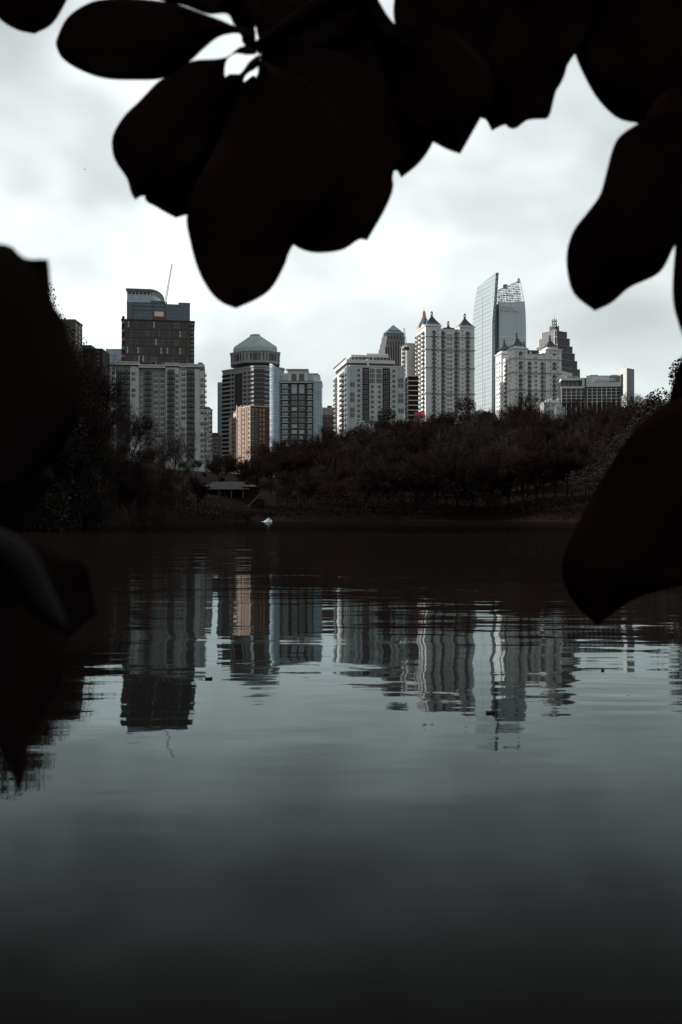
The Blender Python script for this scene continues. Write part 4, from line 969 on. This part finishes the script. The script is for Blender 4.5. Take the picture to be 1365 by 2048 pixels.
# back rows that form the skyline of the wood
for row, (Y0, dy, step) in enumerate(((455,0,34),(395,14,32),(345,32,33),(305,62,32),(276,88,30))):
    px = 395 + row*7
    while px < 1330:
        Y = Y0 + random.uniform(-12,12); pt = skyy(px) + dy + random.uniform(-3,12)
        if row >= 3 and 372 < px < 545: px += step; continue
        if row == 2 and 385 < px < 530: pt = max(pt, 925)
        key = random.choice(['bare0','bare1','bare2','bare4','bare0','bare1','bare3','leafy0','bare2','bare4'] if row < 4 else ['bare1','bare2','leafy2','bare0','bare4'])
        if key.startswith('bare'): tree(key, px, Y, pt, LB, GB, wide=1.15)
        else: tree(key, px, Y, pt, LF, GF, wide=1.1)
        px += step*random.uniform(0.75,1.25)
# trees one can tell apart on the far shore
for key, px, Y, pt, lab, nm, wd in (
    ('leafy2', 515, 322, 893, 'reddish tree at the foot of the terracotta apartment block', 'russet_tree', 1.2),
    ('broad', 770, 420, 826, 'rounded evergreen in front of the penthouse block and red gable roof', None, 1.1),
    ('broad', 940, 470, 806, 'broad domed tree at the foot of the tall pale glass skyscraper', None, 1.25),
    ('bare4', 1047, 455, 778, 'brushy bare tree rising before the cream turreted apartments', None, 0.9),
    ('bare3', 652, 300, 905, 'pale grey branching bare tree below the penthouse apartment block', None, 1.1),
    ('bare3', 735, 275, 930, 'pale stemmed bare tree low on the middle of far shore', None, 1.2),
    ('bare3', 1035, 330, 850, 'tall bare tree with pale fork below the cream turreted apartments', None, 1.0),
    ('open', 1290, 300, 772, 'twiggy bare tree right of the white and blue tower block', None, 1.1),
    ('bare2', 1195, 420, 795, 'bare tree covering the foot of the sign hotel', None, 1.2),
    ('bare0', 445, 325, 902, 'rounded bare tree directly behind the pavilion roof', None, 1.2),
    ('bare2', 486, 330, 905, 'second bare tree behind the pavilion, just right of its ridge', None, 1.1)):
    tree(key, px, Y, pt, lab, name=nm, wide=wd)
# left bank
GL = 'bare trees crowding the left bank'; LL = 'bare tree in the thick dark stand along the left bank'
GL2 = 'dark leafy trees on the left bank'; LL2 = 'dark leafy tree in the thick stand along the left bank'
for Y, a, bb, step in ((235,250,400,24),(205,170,345,24),(180,120,290,26),(155,30,215,24),(135,-60,130,26),(112,-120,60,30)):
    px = a
    while px < bb:
        key = random.choice(['bare0','bare1','bare2','bare4','leafy0','leafy1','leafy2'])
        pt = skyy(px) + random.uniform(8,50) + (10 if Y > 170 else 0)
        tree(key, px, Y+random.uniform(-6,6), pt, LL if key.startswith('bare') else LL2, GL if key.startswith('bare') else GL2, wide=0.72 if px > 40 else 1.0)
        px += step*random.uniform(0.8,1.2)
for key, px, Y, pt, lab, wd in (
    ('open', 175, 205, 672, 'open bare tree spreading thin twigs before the flat roofed building', 0.5),
    ('open', 205, 225, 698, 'slender bare tree against sky left of the pale blue office', 0.45),
    ('bare3', 212, 222, 762, 'spreading bare tree veiling the left of the grey apartment block', 0.6),
    ('open', 262, 240, 785, 'fine twigged bare tree before the middle of the grey apartment block', 0.7),
    ('bare3', 345, 250, 828, 'pale branched bare tree before the right half of the grey apartment block', 0.9),
    ('broad', -15, 120, 590, 'tall dark evergreen at the far left behind the blurred leaves', 0.8),
    ('leafy1', 45, 125, 560, 'tall narrow evergreen hidden behind the blurred leaves, its top showing only in the lake', 0.6),
    ('leafy0', 92, 135, 640, 'narrow evergreen between the blurred leaves and the dark brick building', 0.55),
    ('broad', 75, 140, 700, 'dark evergreen beside the brick building at the left edge', 0.7)):
    tree(key, px, Y, pt, lab, wide=wd)
# right bank
for key, px, Y, pt, lab, wd in (
    ('broad', 1385, 170, 738, 'dense dark evergreen at the right edge beside the hanging leaf', 0.85),
    ('broad', 1470, 150, 650, 'tallest dark evergreen just beyond the right edge of the lake', 0.9),
    ('leafy0', 1295, 190, 840, 'dark evergreen low on the right bank under the skyline', 1.1),
    ('leafy1', 1250, 205, 870, 'dark rounded evergreen behind the lower hanging leaf on the right', 1.2),
    ('leafy0', 1330, 160, 830, 'dark evergreen closest to the water on the right bank', 1.1)):
    tree(key, px, Y, pt, lab, wide=wd)
# unseen trees added beside and behind the camera to shade the leaves
for k_, (x, y, hh, key) in enumerate(((-22,4.0,17,'broad'),(-15.5,1.5,15,'broad'),(-27,5.5,19,'broad'),(-13,-9,14,'broad'),(8,-16,15,'leafy1'),(11,-5,13,'leafy1'),(-14,-14,18,'broad'),(0,-19,18,'broad'),(14,-16,17,'leafy0'))):
    tm, cm, h = PROTO[key]; t = thing('evergreen_tree', 'unseen evergreen added on the near bank to block light', 'tree', (x, y, ground(x,y)), k_*1.1, 'unseen evergreens added to shade the leaves')
    t.scale = (hh/h*1.2, hh/h*1.2, hh/h); link('trunk', tm, t); link('crown', cm, t)
# undergrowth on the shores: nobody could count it
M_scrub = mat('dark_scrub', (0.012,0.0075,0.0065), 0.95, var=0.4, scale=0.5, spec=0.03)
def scatter_undergrowth():
    b = MB(); rnd = random.Random(5)
    for i in range(90000):
        x = rnd.uniform(-95, 110); y0 = shore_far(x); y = y0 + 0.5 + abs(rnd.gauss(0, 16))
        if y < 70: continue
        pxx_ = x/y*F+CX
        if 372 < pxx_ < 552 and y > 249: hmax = 0.5
        else: hmax = 5.5
        z = ground(x, y) + rnd.random()**1.5*hmax; s = rnd.uniform(0.08,0.26)
        u = Vector((rnd.gauss(0,1), rnd.gauss(0,1), rnd.gauss(0,1))).normalized(); w = u.cross(Vector((rnd.gauss(0,1), rnd.gauss(0,1), rnd.gauss(0,1)))).normalized(); p = Vector((x,y,z))
        b.add([p-u*s, p-w*s*0.5, p+u*s, p+w*s*0.5], [(0,1,2,3)], M_scrub)
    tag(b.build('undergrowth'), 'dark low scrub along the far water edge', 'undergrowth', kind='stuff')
scatter_undergrowth()

# ------------------------------------------------------------------ magnolia close to the camera
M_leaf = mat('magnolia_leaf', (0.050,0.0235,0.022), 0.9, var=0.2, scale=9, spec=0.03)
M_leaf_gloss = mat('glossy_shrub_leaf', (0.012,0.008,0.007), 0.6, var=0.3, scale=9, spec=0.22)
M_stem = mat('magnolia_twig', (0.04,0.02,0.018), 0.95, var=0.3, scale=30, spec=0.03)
def resample(pts, n):
    pts = [Vector((a, b_, 0)) for a, b_ in pts]
    ext = [pts[0]*2-pts[1]] + pts + [pts[-1]*2-pts[-2]]; fine = []
    for i in range(1, len(ext)-2):
        p0, p1, p2, p3 = ext[i-1:i+3]
        for k in range(10):
            t = k/10; fine.append(0.5*((2*p1)+(p2-p0)*t+(2*p0-5*p1+4*p2-p3)*t*t+(3*p1-p0-3*p2+p3)*t**3))
    fine.append(pts[-1]); d = [0]
    for a, b_ in zip(fine, fine[1:]): d.append(d[-1]+(b_-a).length)
    out = []; j = 0
    for i in range(n):
        s = d[-1]*i/(n-1)
        while j < len(d)-2 and d[j+1] < s: j += 1
        t = (s-d[j])/max(1e-6, d[j+1]-d[j]); out.append(fine[j].lerp(fine[j+1], min(1,max(0,t))))
    return out
def leaf(parent, Lp, Rp, d0, d1, fold=0.03, wav=0.006, m=None, seed=0, n=44, name='leaf'):
    """one blade: both edges run from the base to the tip, blade folded along the midrib, with thickness"""
    rnd = random.Random(seed); ph = rnd.uniform(0,6); A, C_ = resample(Lp, n), resample(Rp, n); nc = 9; vs = []
    for side in (0, 1):
        for i in range(n):
            t = i/(n-1); base = d0+(d1-d0)*t
            for j in range(nc):
                s = j/(nc-1); q = A[i].lerp(C_[i], s); e = abs(2*s-1)
                dep = base - 0.35*fold*(1-e) * min(1, 3*(1-t)+0.1) + wav*sin(ph+t*14)*e*e + side*0.0011
                vs.append(P3(q.x, q.y, dep))
    fs = []; o = n*nc
    for i in range(n-1):
        for j in range(nc-1):
            a = i*nc+j; fs.append((a, a+1, a+nc+1, a+nc)); fs.append((o+a, o+a+nc, o+a+nc+1, o+a+1))
    def rim(a, b_): fs.append((a, b_, b_+o, a+o))
    for i in range(n-1): rim(i*nc, (i+1)*nc); rim((i+1)*nc+nc-1, i*nc+nc-1)
    for j in range(nc-1): rim(j+1, j); rim((n-1)*nc+j, (n-1)*nc+j+1)
    b = MB(); T = parent.matrix_world.inverted() if False else None
    org = Vector(parent['_o']) if '_o' in parent else Vector((0,0,0))
    b.add([v-org for v in vs], fs, m or M_leaf); ob = b.build(name, parent, smooth=True); return ob

mt_loc = Vector((1.4, -1.6, 0.38))
mag = thing('magnolia_tree', 'black backlit magnolia whose big leaves hang across the top and right of view', 'tree', mt_loc); mag['_o'] = tuple(mt_loc)
b = MB(); b.tube([(0,0,-0.5),(0.05,0.1,1.0),(-0.1,0.2,2.2),(-0.2,0.3,4.0),(-0.1,0.4,6.5)], [0.26,0.20,0.17,0.13,0.05], M_stem, 12); b.build('trunk', mag, smooth=True)
def twig(parent, pts, r0, r1, name='stem'):
    org = Vector(parent['_o']) if '_o' in parent else Vector((0,0,0))
    q_ = [(P3(*p) if not isinstance(p, Vector) else p) - org for p in pts]; n = len(q_)
    b = MB(); b.tube(q_, [r0+(r1-r0)*i/(n-1) for i in range(n)], M_stem, 8); return b.build(name, parent, smooth=True)
def mk_branch(pts, r0, r1):
    o = twig(mag, pts, r0, r1, 'branch'); o['_o'] = tuple(mt_loc); return o
tr = lambda z: Vector((1.3, -1.35, z))
br1 = mk_branch([tr(2.6), Vector((0.9,-0.2,2.9)), P3(1100,-260,0.85), P3(820,-80,0.93), P3(620,30,0.96), P3(512,98,0.97)], 0.03, 0.006)
br2 = mk_branch([tr(2.9), Vector((1.0,-0.1,3.1)), P3(1500,-250,0.95), P3(1290,-90,1.02), P3(1150,-30,1.05)], 0.028, 0.006)
br3 = mk_branch([tr(2.6), Vector((1.6,0.2,2.7)), P3(1700,100,0.85), P3(1480,230,0.9), P3(1420,300,0.92)], 0.026, 0.005)
br4 = mk_branch([tr(2.3), Vector((1.75,0.35,2.2)), P3(1700,700,0.85), P3(1500,780,0.88), P3(1420,830,0.9)], 0.022, 0.005)
br5 = mk_branch([P3(820,-80,0.93), P3(500,-190,0.95), P3(200,-190,0.98), P3(80,-150,1.0)], 0.009, 0.005)
LV = [
 (br5, [(40,-150),(-30,-80),(-34,-10),(0,38),(35,60),(70,68)], [(90,-150),(150,-90),(150,-40),(132,5),(105,48),(70,68)], 1.02, 1.06, .02),
 (br1, [(512,62),(495,53),(480,49),(469,51),(440,39),(415,30),(360,10),(315,1),(270,-3),(230,-4),(180,5),(135,35),(113,80),(113,94)], [(512,99),(492,93),(484,82),(481,67),(440,73),(405,100),(383,121),(350,144),(320,158),(270,160),(210,157),(160,140),(125,117),(113,94)], .97, 1.03, .02),
 (br1, [(512,64),(490,54),(469,50),(455,28),(415,28),(370,12),(330,3),(300,-15),(270,-60)], [(508,60),(530,10),(520,-60),(460,-130),(380,-140),(310,-110),(270,-60)], .95, .93, .03),
 (br1, [(514,98),(490,91),(474,98),(456,113),(430,118),(384,122),(350,143),(318,162),(295,185),(276,205),(250,230),(228,265),(224,292),(231,322),(254,357),(262,385),(271,400)], [(514,108),(494,110),(472,107),(454,120),(450,150),(458,185),(430,270),(370,350),(310,395),(286,391),(271,400)], .96, 1.0, .03),
 (br1, [(516,110),(498,124),(480,148),(452,153),(400,230),(340,320),(290,391),(315,415),(352,436)], [(522,112),(516,135),(498,146),(490,172),(540,280),(480,380),(420,424),(378,429),(352,436)], 1.0, 1.04, .03),
 (br1, [(514,120),(517,142),(505,166),(490,173),(440,280),(396,360),(374,430),(380,480),(395,535),(415,575),(440,603),(472,617)], [(524,120),(640,180),(700,280),(660,400),(587,490),(570,530),(545,575),(515,598),(472,617)], .93, .96, .035),
 (br1, [(520,110),(530,200),(500,320),(540,440),(587,489),(620,504),(655,505),(690,498),(718,479),(735,481)], [(545,90),(700,110),(790,200),(812,300),(787,345),(787,378),(770,420),(750,455),(735,481)], .98, 1.0, .03),
 (br1, [(600,40),(640,120),(690,220),(740,310),(784,341),(793,339),(803,356)], [(640,30),(760,70),(860,130),(895,210),(867,284),(840,325),(803,356)], 1.03, 1.05, .03),
 (br1, [(700,-10),(745,90),(790,200),(830,262),(867,284),(895,299),(921,308)], [(740,-30),(800,55),(900,60),(975,130),(990,190),(962,236),(937,280),(921,308)], .95, 1.0, .03),
 (br2, [(1010,-60),(930,20),(905,120),(930,190),(962,235),(973,240),(984,262)], [(1060,-60),(1130,40),(1130,150),(1070,225),(1020,246),(1003,252),(984,262)], 1.05, 1.08, .03),
 (br2, [(1110,-60),(1010,30),(980,130),(1000,215),(1012,250),(1030,258),(1050,243),(1063,239),(1093,238)], [(1150,-60),(1200,0),(1180,60),(1150,108),(1130,140),(1112,185),(1101,228),(1093,238)], .99, 1.03, .02),
 (br2, [(1170,-50),(1135,20),(1138,70),(1150,108),(1168,150),(1195,197),(1235,236),(1278,247)], [(1230,-70),(1400,-30),(1430,80),(1390,180),(1335,236),(1278,247)], 1.0, 1.05, .03),
 (br3, [(1420,230),(1370,215),(1320,225),(1278,246),(1240,272),(1225,300),(1213,345),(1200,390),(1175,425),(1147,462),(1134,505),(1136,550),(1150,590),(1190,622)], [(1440,250),(1470,330),(1430,420),(1375,468),(1350,492),(1320,545),(1260,575),(1225,605),(1190,622)], .9, .97, .03),
 (br3, [(1420,290),(1360,380),(1351,490),(1346,560),(1347,605),(1355,640),(1370,680),(1410,760)], [(1440,290),(1520,400),(1540,560),(1500,700),(1410,760)], .85, .88, .03),
 (br4, [(1420,800),(1350,800),(1270,860),(1195,975),(1140,1080),(1124,1145),(1150,1207),(1195,1252)], [(1440,820),(1500,940),(1470,1080),(1390,1160),(1290,1190),(1240,1217),(1195,1252)], .85, .9, .03),
 (br4, [(1430,800),(1380,900),(1350,1050),(1370,1180),(1430,1290)], [(1450,800),(1560,900),(1580,1100),(1520,1230),(1430,1290)], .95, 1.0, .03),
 (br3, [(1380,620),(1368,700),(1340,790),(1330,900),(1370,1010)], [(1420,620),(1500,700),(1520,850),(1470,970),(1370,1010)], .95, 1.0, .03),
 # leaves that close the mass between the outer ones
 (br1, [(560,40),(560,150),(590,260),(660,340),(740,360)], [(600,30),(690,60),(790,150),(810,260),(740,360)], 1.06, 1.08, .03),
 (br1, [(520,90),(512,40),(530,-30),(600,-90),(700,-110)], [(530,95),(620,100),(720,60),(756,0),(700,-110)], 1.0, 1.02, .02),
 (br1, [(560,60),(620,150),(700,190),(770,160),(800,80)], [(570,40),(650,-10),(740,20),(791,56),(800,80)], 1.03, 1.06, .02),
 (br1, [(800,-60),(791,-20),(791,52),(840,150),(930,220)], [(820,-70),(920,-40),(1000,40),(1000,150),(930,220)], 1.02, 1.05, .02),
 (br2, [(960,-120),(850,-60),(800,20),(840,120),(950,170)], [(990,-100),(1080,-30),(1100,60),(1050,140),(950,170)], 1.08, 1.1, .02),
 (br2, [(1130,-100),(1010,-60),(960,20),(1000,110),(1090,160)], [(1150,-90),(1240,-20),(1230,30),(1160,90),(1090,160)], 1.1, 1.12, .02),
 (br2, [(1320,-120),(1220,-60),(1180,20),(1230,130),(1320,220)], [(1350,-100),(1450,0),(1460,100),(1410,190),(1320,220)], 1.1, 1.12, .02),
 (br3, [(1400,160),(1320,190),(1285,262),(1290,350),(1340,430)], [(1430,180),(1500,260),(1490,370),(1420,440),(1340,430)], .98, 1.0, .02),
 (br1, [(530,150),(470,260),(420,360),(400,430),(440,500)], [(560,150),(640,260),(640,380),(560,460),(440,500)], 1.02, 1.05, .02),
 (br1, [(507,150),(470,175),(400,200),(330,260),(290,340)], [(520,160),(500,260),(440,340),(360,370),(290,340)], 1.05, 1.08, .02),
]
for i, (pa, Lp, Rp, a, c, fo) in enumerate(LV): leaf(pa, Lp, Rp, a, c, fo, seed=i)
for pp in (((512,98,.97),(500,84,.965),(486,80,.96)), ((508,104,.97),(496,100,.965),(488,98,.96))): 
    o = twig(br1, [P3(*p) for p in pp], .0028, .0022, 'leaf_stalk')

# the rest of that crown, above and behind the camera (out of the picture, shades the leaves in it)
def crown_mesh():
    b = MB(); rnd = random.Random(9); n = 0
    while n < 2800:
        d = Vector((rnd.gauss(0,1), rnd.gauss(0,1), abs(rnd.gauss(0,0.8))-0.25)).normalized(); r = rnd.uniform(2.0, 3.7)
        p = d*r + Vector((0,-0.3,1.9))
        if p.y > 0.2 and abs(p.x) < 0.36*p.y + 1.15 and p.z < 2.5 + 0.6*p.y: continue
        if p.y > 2.6 or p.z < 0.75: continue
        u = Vector((rnd.gauss(0,1), rnd.gauss(0,1), rnd.gauss(-0.5,0.6))).normalized(); w = u.cross(Vector((rnd.gauss(0,1), rnd.gauss(0,1), rnd.gauss(0,1)))).normalized(); nn = u.cross(w)
        L_, W_ = rnd.uniform(0.09,0.12), rnd.uniform(0.04,0.055); pts = []
        for t, k in ((-1,0.05),(-0.4,0.75),(0.3,1.0),(0.8,0.6),(1,0.02)):
            for s in (-1, 0, 1): pts.append(p + u*L_*t + w*W_*k*s - nn*0.015*(0 if s else 1) - mt_loc)
        fs = [(i*3+j, i*3+j+1, i*3+j+4, i*3+j+3) for i in range(4) for j in range(2)]
        b.add(pts, fs, M_leaf); n += 1
    k = 0
    while k < 330:
        Y = rnd.uniform(0.85, 1.7); px = rnd.uniform(-100, 3400); py = rnd.uniform(-1300, 1000)
        if not (px > 1680 or py < -330): continue
        p = P3(px, py, Y); u = Vector((rnd.gauss(0,.5), rnd.gauss(0,.5), -1)).normalized(); w = u.cross(Vector((rnd.gauss(0,.5), 1, rnd.gauss(0,.5)))).normalized(); nn = u.cross(w)
        L_, W_ = rnd.uniform(0.08,0.11), rnd.uniform(0.04,0.055); pts = []
        for t, kk in ((-1,0.05),(-0.6,0.6),(-0.1,0.95),(0.4,1.0),(0.8,0.6),(1,0.02)):
            for s_ in (-1, 0, 1): pts.append(p + u*L_*t + w*W_*kk*s_ - nn*0.012*(0 if s_ else 1) - mt_loc)
        b.add(pts, [(i*3+j, i*3+j+1, i*3+j+4, i*3+j+3) for i in range(5) for j in range(2)], M_leaf); k += 1
    return b.build('crown', mag)
crown_mesh()

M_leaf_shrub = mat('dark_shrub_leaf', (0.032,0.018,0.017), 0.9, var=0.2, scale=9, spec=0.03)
# shrub at the left, close to the lens
sl = Vector((-1.1, 0.5, 0.2)); shrub = thing('laurel_shrub', 'black out of focus shrub with a shiny leaf edge at the left border', 'shrub', sl); shrub['_o'] = tuple(sl)
st = twig(shrub, [Vector((-1.1,0.5,0.1)), Vector((-0.85,0.55,0.9)), P3(-420,1150,0.62), P3(-260,950,0.62), P3(-220,800,0.62)], 0.016, 0.006)
twig(shrub, [P3(-420,1150,0.62), P3(-250,1120,0.6), P3(-110,1130,0.6)], 0.006, 0.003)
for i, (Lp, Rp, a, c, fo) in enumerate([
  ([(-200,980),(-160,700),(-90,540),(-20,491),(20,491),(33,502),(46,515),(70,519),(88,517),(97,519)], [(-150,1000),(60,960),(150,850),(152,740),(128,642),(106,606),(101,560),(99,530),(97,519)], .52, .56, .02),
  ([(-230,900),(-150,860),(-20,830),(70,880),(110,960)], [(-230,980),(-150,1090),(-20,1100),(60,1040),(110,960)], .6, .62, .02),
  ([(-150,1110),(-50,1050),(60,1078),(130,1112),(170,1130),(184,1178),(197,1224)], [(-150,1180),(-60,1290),(40,1330),(120,1290),(197,1224)], .62, .68, .015),
  ([(-110,1150),(-100,1300),(-60,1430),(0,1500),(24,1550),(37,1592)], [(-40,1150),(110,1230),(130,1330),(90,1420),(60,1490),(52,1545),(37,1592)], .66, .60, .02),
  ([(-160,1180),(-150,1300),(-100,1420),(-40,1480),(10,1500)], [(-120,1160),(60,1200),(120,1300),(80,1430),(10,1500)], .72, .70, .02)]):
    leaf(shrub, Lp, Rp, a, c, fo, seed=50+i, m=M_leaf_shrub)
# glossy curled leaf catching the sky
def curled_leaf():
    path = resample([(-60,1060),(0,1098),(40,1140),(66,1185),(95,1225),(130,1262)], 26); b = MB(); rings = []; org = sl
    for i, p in enumerate(path):
        t = i/25; wd = 0.0050*(sin(pi*min(1,t*0.9+0.1))**0.7)+0.0008; row = []
        for j in range(11):
            s = j/10; a = R(-40 + 150*s)            # rolls from facing the lens over to facing the sky
            c = P3(p.x, p.y, 0.36); row.append(c + Vector((0.6*wd*(s-0.5)*2, wd*(1-cos(a))*0.9 - wd*0.3, wd*sin(a)*0.8)) - org)
        rings.append(row)
    b.loft(rings, M_leaf_gloss, caps=False, closed=False); o = b.build('leaf', shrub, smooth=True); o['label'] = 'shiny curled leaf edge reflecting the pale sky'
    md = o.modifiers.new('thickness', 'SOLIDIFY'); md.thickness = 0.0009
curled_leaf()
for o in list(bpy.data.objects):
    if '_o' in o: del o['_o']

# ------------------------------------------------------------------ small things
M_dead = mat('floating_leaf_brown', (0.012,0.008,0.007), 0.6)
def floating_leaf(px, py, ln, lab, rz):
    Y = H*F/(py-H0); b = MB(); n = 12
    top = [(ln/2*cos(2*pi*k/n), ln*0.22*sin(2*pi*k/n)*(1-0.3*cos(2*pi*k/n)), 0.006+0.02*abs(cos(2*pi*k/n))**2) for k in range(n)]
    b.loft([[(x,y,0.001) for x,y,z in top], top], M_dead); o = b.build('floating_leaf'); o.location = (X(px,Y), Y, 0); o.rotation_euler = (0,0,rz)
    tag(o, lab, 'leaf', 'dead leaves floating on the lake')
floating_leaf(418, 1358, 0.085, 'dark dead leaf floating in the bright gap right of the brown tower reflection', 0.2)
floating_leaf(981, 1426, 0.09, 'largest dead leaf floating on the reflection of the fin skyscraper', 0.0)
floating_leaf(1206, 1341, 0.05, 'tiny dead leaf floating on the bright water at the right', 0.4)
Yb = 180; b = MB(); c = Vector((0,0,0))
b.tube([(-0.22,0,0.02),(-0.1,0,0.03),(0.05,0,0.04),(0.2,0,0.02),(0.28,0,0.02)], [0.02,0.06,0.07,0.04,0.01], M_black, 6)
for s in (-1, 1): b.loft([[(-0.08,0.03*s,0.05),(0.1,0.03*s,0.05),(0.1,0.03*s,0.07),(-0.08,0.03*s,0.07)],[(-0.1,0.25*s,0.17),(0.05,0.25*s,0.17),(0.05,0.25*s,0.18),(-0.1,0.25*s,0.18)],[(-0.2,0.5*s,0.12),(-0.12,0.5*s,0.12),(-0.12,0.5*s,0.125),(-0.2,0.5*s,0.125)]], M_black)
o = b.build('bird'); o.scale = (0.65,0.65,0.65); o.location = P3(170,339,Yb); o.rotation_euler = (0.2,0.3,0.7); tag(o, 'tiny dark bird flying in the pale sky on the left', 'bird')

# ------------------------------------------------------------------ light
SUN = Vector((-0.90, 0.10, 0.36)).normalized()
sd = bpy.data.lights.new('sun', 'SUN'); sd.energy = 5.0; sd.angle = R(0.8); sd.color = (1.0, 0.95, 0.90)
so = bpy.data.objects.new('sun', sd); COL.objects.link(so); so.rotation_euler = SUN.to_track_quat('Z', 'Y').to_euler()
wd = bpy.data.worlds.new('World'); scn.world = wd; wd.use_nodes = True
N = wd.node_tree.nodes; L = wd.node_tree.links; bg = N['Background']; bg.inputs['Strength'].default_value = 0.1
sky = N.new('ShaderNodeTexSky'); sky.sky_type = 'NISHITA'; sky.sun_disc = False
sky.sun_elevation = math.asin(SUN.z); sky.sun_rotation = atan2(SUN.x, SUN.y)
tc = N.new('ShaderNodeTexCoord'); sp = N.new('ShaderNodeSeparateXYZ'); L.new(tc.outputs['Generated'], sp.inputs[0])
def M(op, a, b=None, c=None):
    n = N.new('ShaderNodeMath'); n.operation = op
    for i, q_ in enumerate((a, b, c)):
        if q_ is None: continue
        if isinstance(q_, (int, float)): n.inputs[i].default_value = q_
        else: L.new(q_, n.inputs[i])
    return n.outputs[0]
def rng(v, a, b_, c, d):
    n = N.new('ShaderNodeMapRange'); n.interpolation_type = 'SMOOTHSTEP'
    for i, q_ in enumerate((a, b_, c, d)): n.inputs[i+1].default_value = q_
    L.new(v, n.inputs[0]); return n.outputs[0]
zc = M('ADD', M('MAXIMUM', sp.outputs[2], 0.0), 0.36)
cv = N.new('ShaderNodeCombineXYZ'); L.new(M('DIVIDE', sp.outputs[0], zc), cv.inputs[0]); L.new(M('DIVIDE', sp.outputs[1], zc), cv.inputs[1])
n1 = N.new('ShaderNodeTexNoise'); n1.inputs['Scale'].default_value = 1.7; n1.inputs['Detail'].default_value = 3.5; n1.inputs['Roughness'].default_value = 0.52; n1.inputs['Distortion'].default_value = 0.3
L.new(cv.outputs[0], n1.inputs['Vector'])
cl = rng(n1.outputs['Fac'], 0.30, 0.66, 0.0, 1.0)
# bright break in the overcast ahead, darker cloud behind and to the sides
d0 = Vector((0.0, 0.98, 0.16)).normalized()
dp = N.new('ShaderNodeVectorMath'); dp.operation = 'DOT_PRODUCT'; L.new(tc.outputs['Generated'], dp.inputs[0]); dp.inputs[1].default_value = d0
ahead = rng(dp.outputs['Value'], 0.86, 1.0, 0.0, 1.0)
front = rng(dp.outputs['Value'], -0.5, 0.85, 0.0, 1.0)
base_l = M('ADD', M('ADD', 5.0, M('MULTIPLY', front, 1.3)), M('MULTIPLY', ahead, 4.9))
n2 = N.new('ShaderNodeTexNoise'); n2.inputs['Scale'].default_value = 5.5; n2.inputs['Detail'].default_value = 3; n2.inputs['Roughness'].default_value = 0.45
mp2 = N.new('ShaderNodeMapping'); mp2.inputs['Scale'].default_value = (1.0, 1.0, 1.5); L.new(tc.outputs['Generated'], mp2.inputs[0]); L.new(mp2.outputs[0], n2.inputs['Vector'])
cl2 = rng(n2.outputs['Fac'], 0.36, 0.62, 0.86, 1.20)
lum = M('MULTIPLY', M('MULTIPLY', base_l, M('ADD', 0.70, M('MULTIPLY', cl, 0.36))), cl2)
cc_ = N.new('ShaderNodeCombineColor'); L.new(M('MULTIPLY', lum, 0.935), cc_.inputs[0]); L.new(M('MULTIPLY', lum, 1.0), cc_.inputs[1]); L.new(M('MULTIPLY', lum, 1.005), cc_.inputs[2])
mx = N.new('ShaderNodeMix'); mx.data_type = 'RGBA'; mx.inputs[0].default_value = 0.95
L.new(sky.outputs[0], mx.inputs[6]); L.new(cc_.outputs[0], mx.inputs[7]); L.new(mx.outputs[2], bg.inputs['Color'])

# ------------------------------------------------------------------ camera
cd = bpy.data.cameras.new('camera'); cam = bpy.data.objects.new('camera', cd); COL.objects.link(cam); scn.camera = cam
cd.sensor_fit = 'VERTICAL'; cd.sensor_height = 36; cd.sensor_width = 24; cd.lens = 35; cd.shift_y = 4/2048
cd.clip_start = 0.05; cd.clip_end = 12000
cam.location = (0, 0, H); cam.rotation_euler = (pi/2, 0, 0)
cd.dof.use_dof = True; cd.dof.focus_distance = 350; cd.dof.aperture_fstop = 9.0
scn.view_settings.view_transform = 'Standard'; scn.view_settings.look = 'None'; scn.view_settings.exposure = 0; scn.view_settings.gamma = 1
scn.render.engine = 'CYCLES'; scn.cycles.max_bounces = 6
scn.render.resolution_x = 682; scn.render.resolution_y = 1024
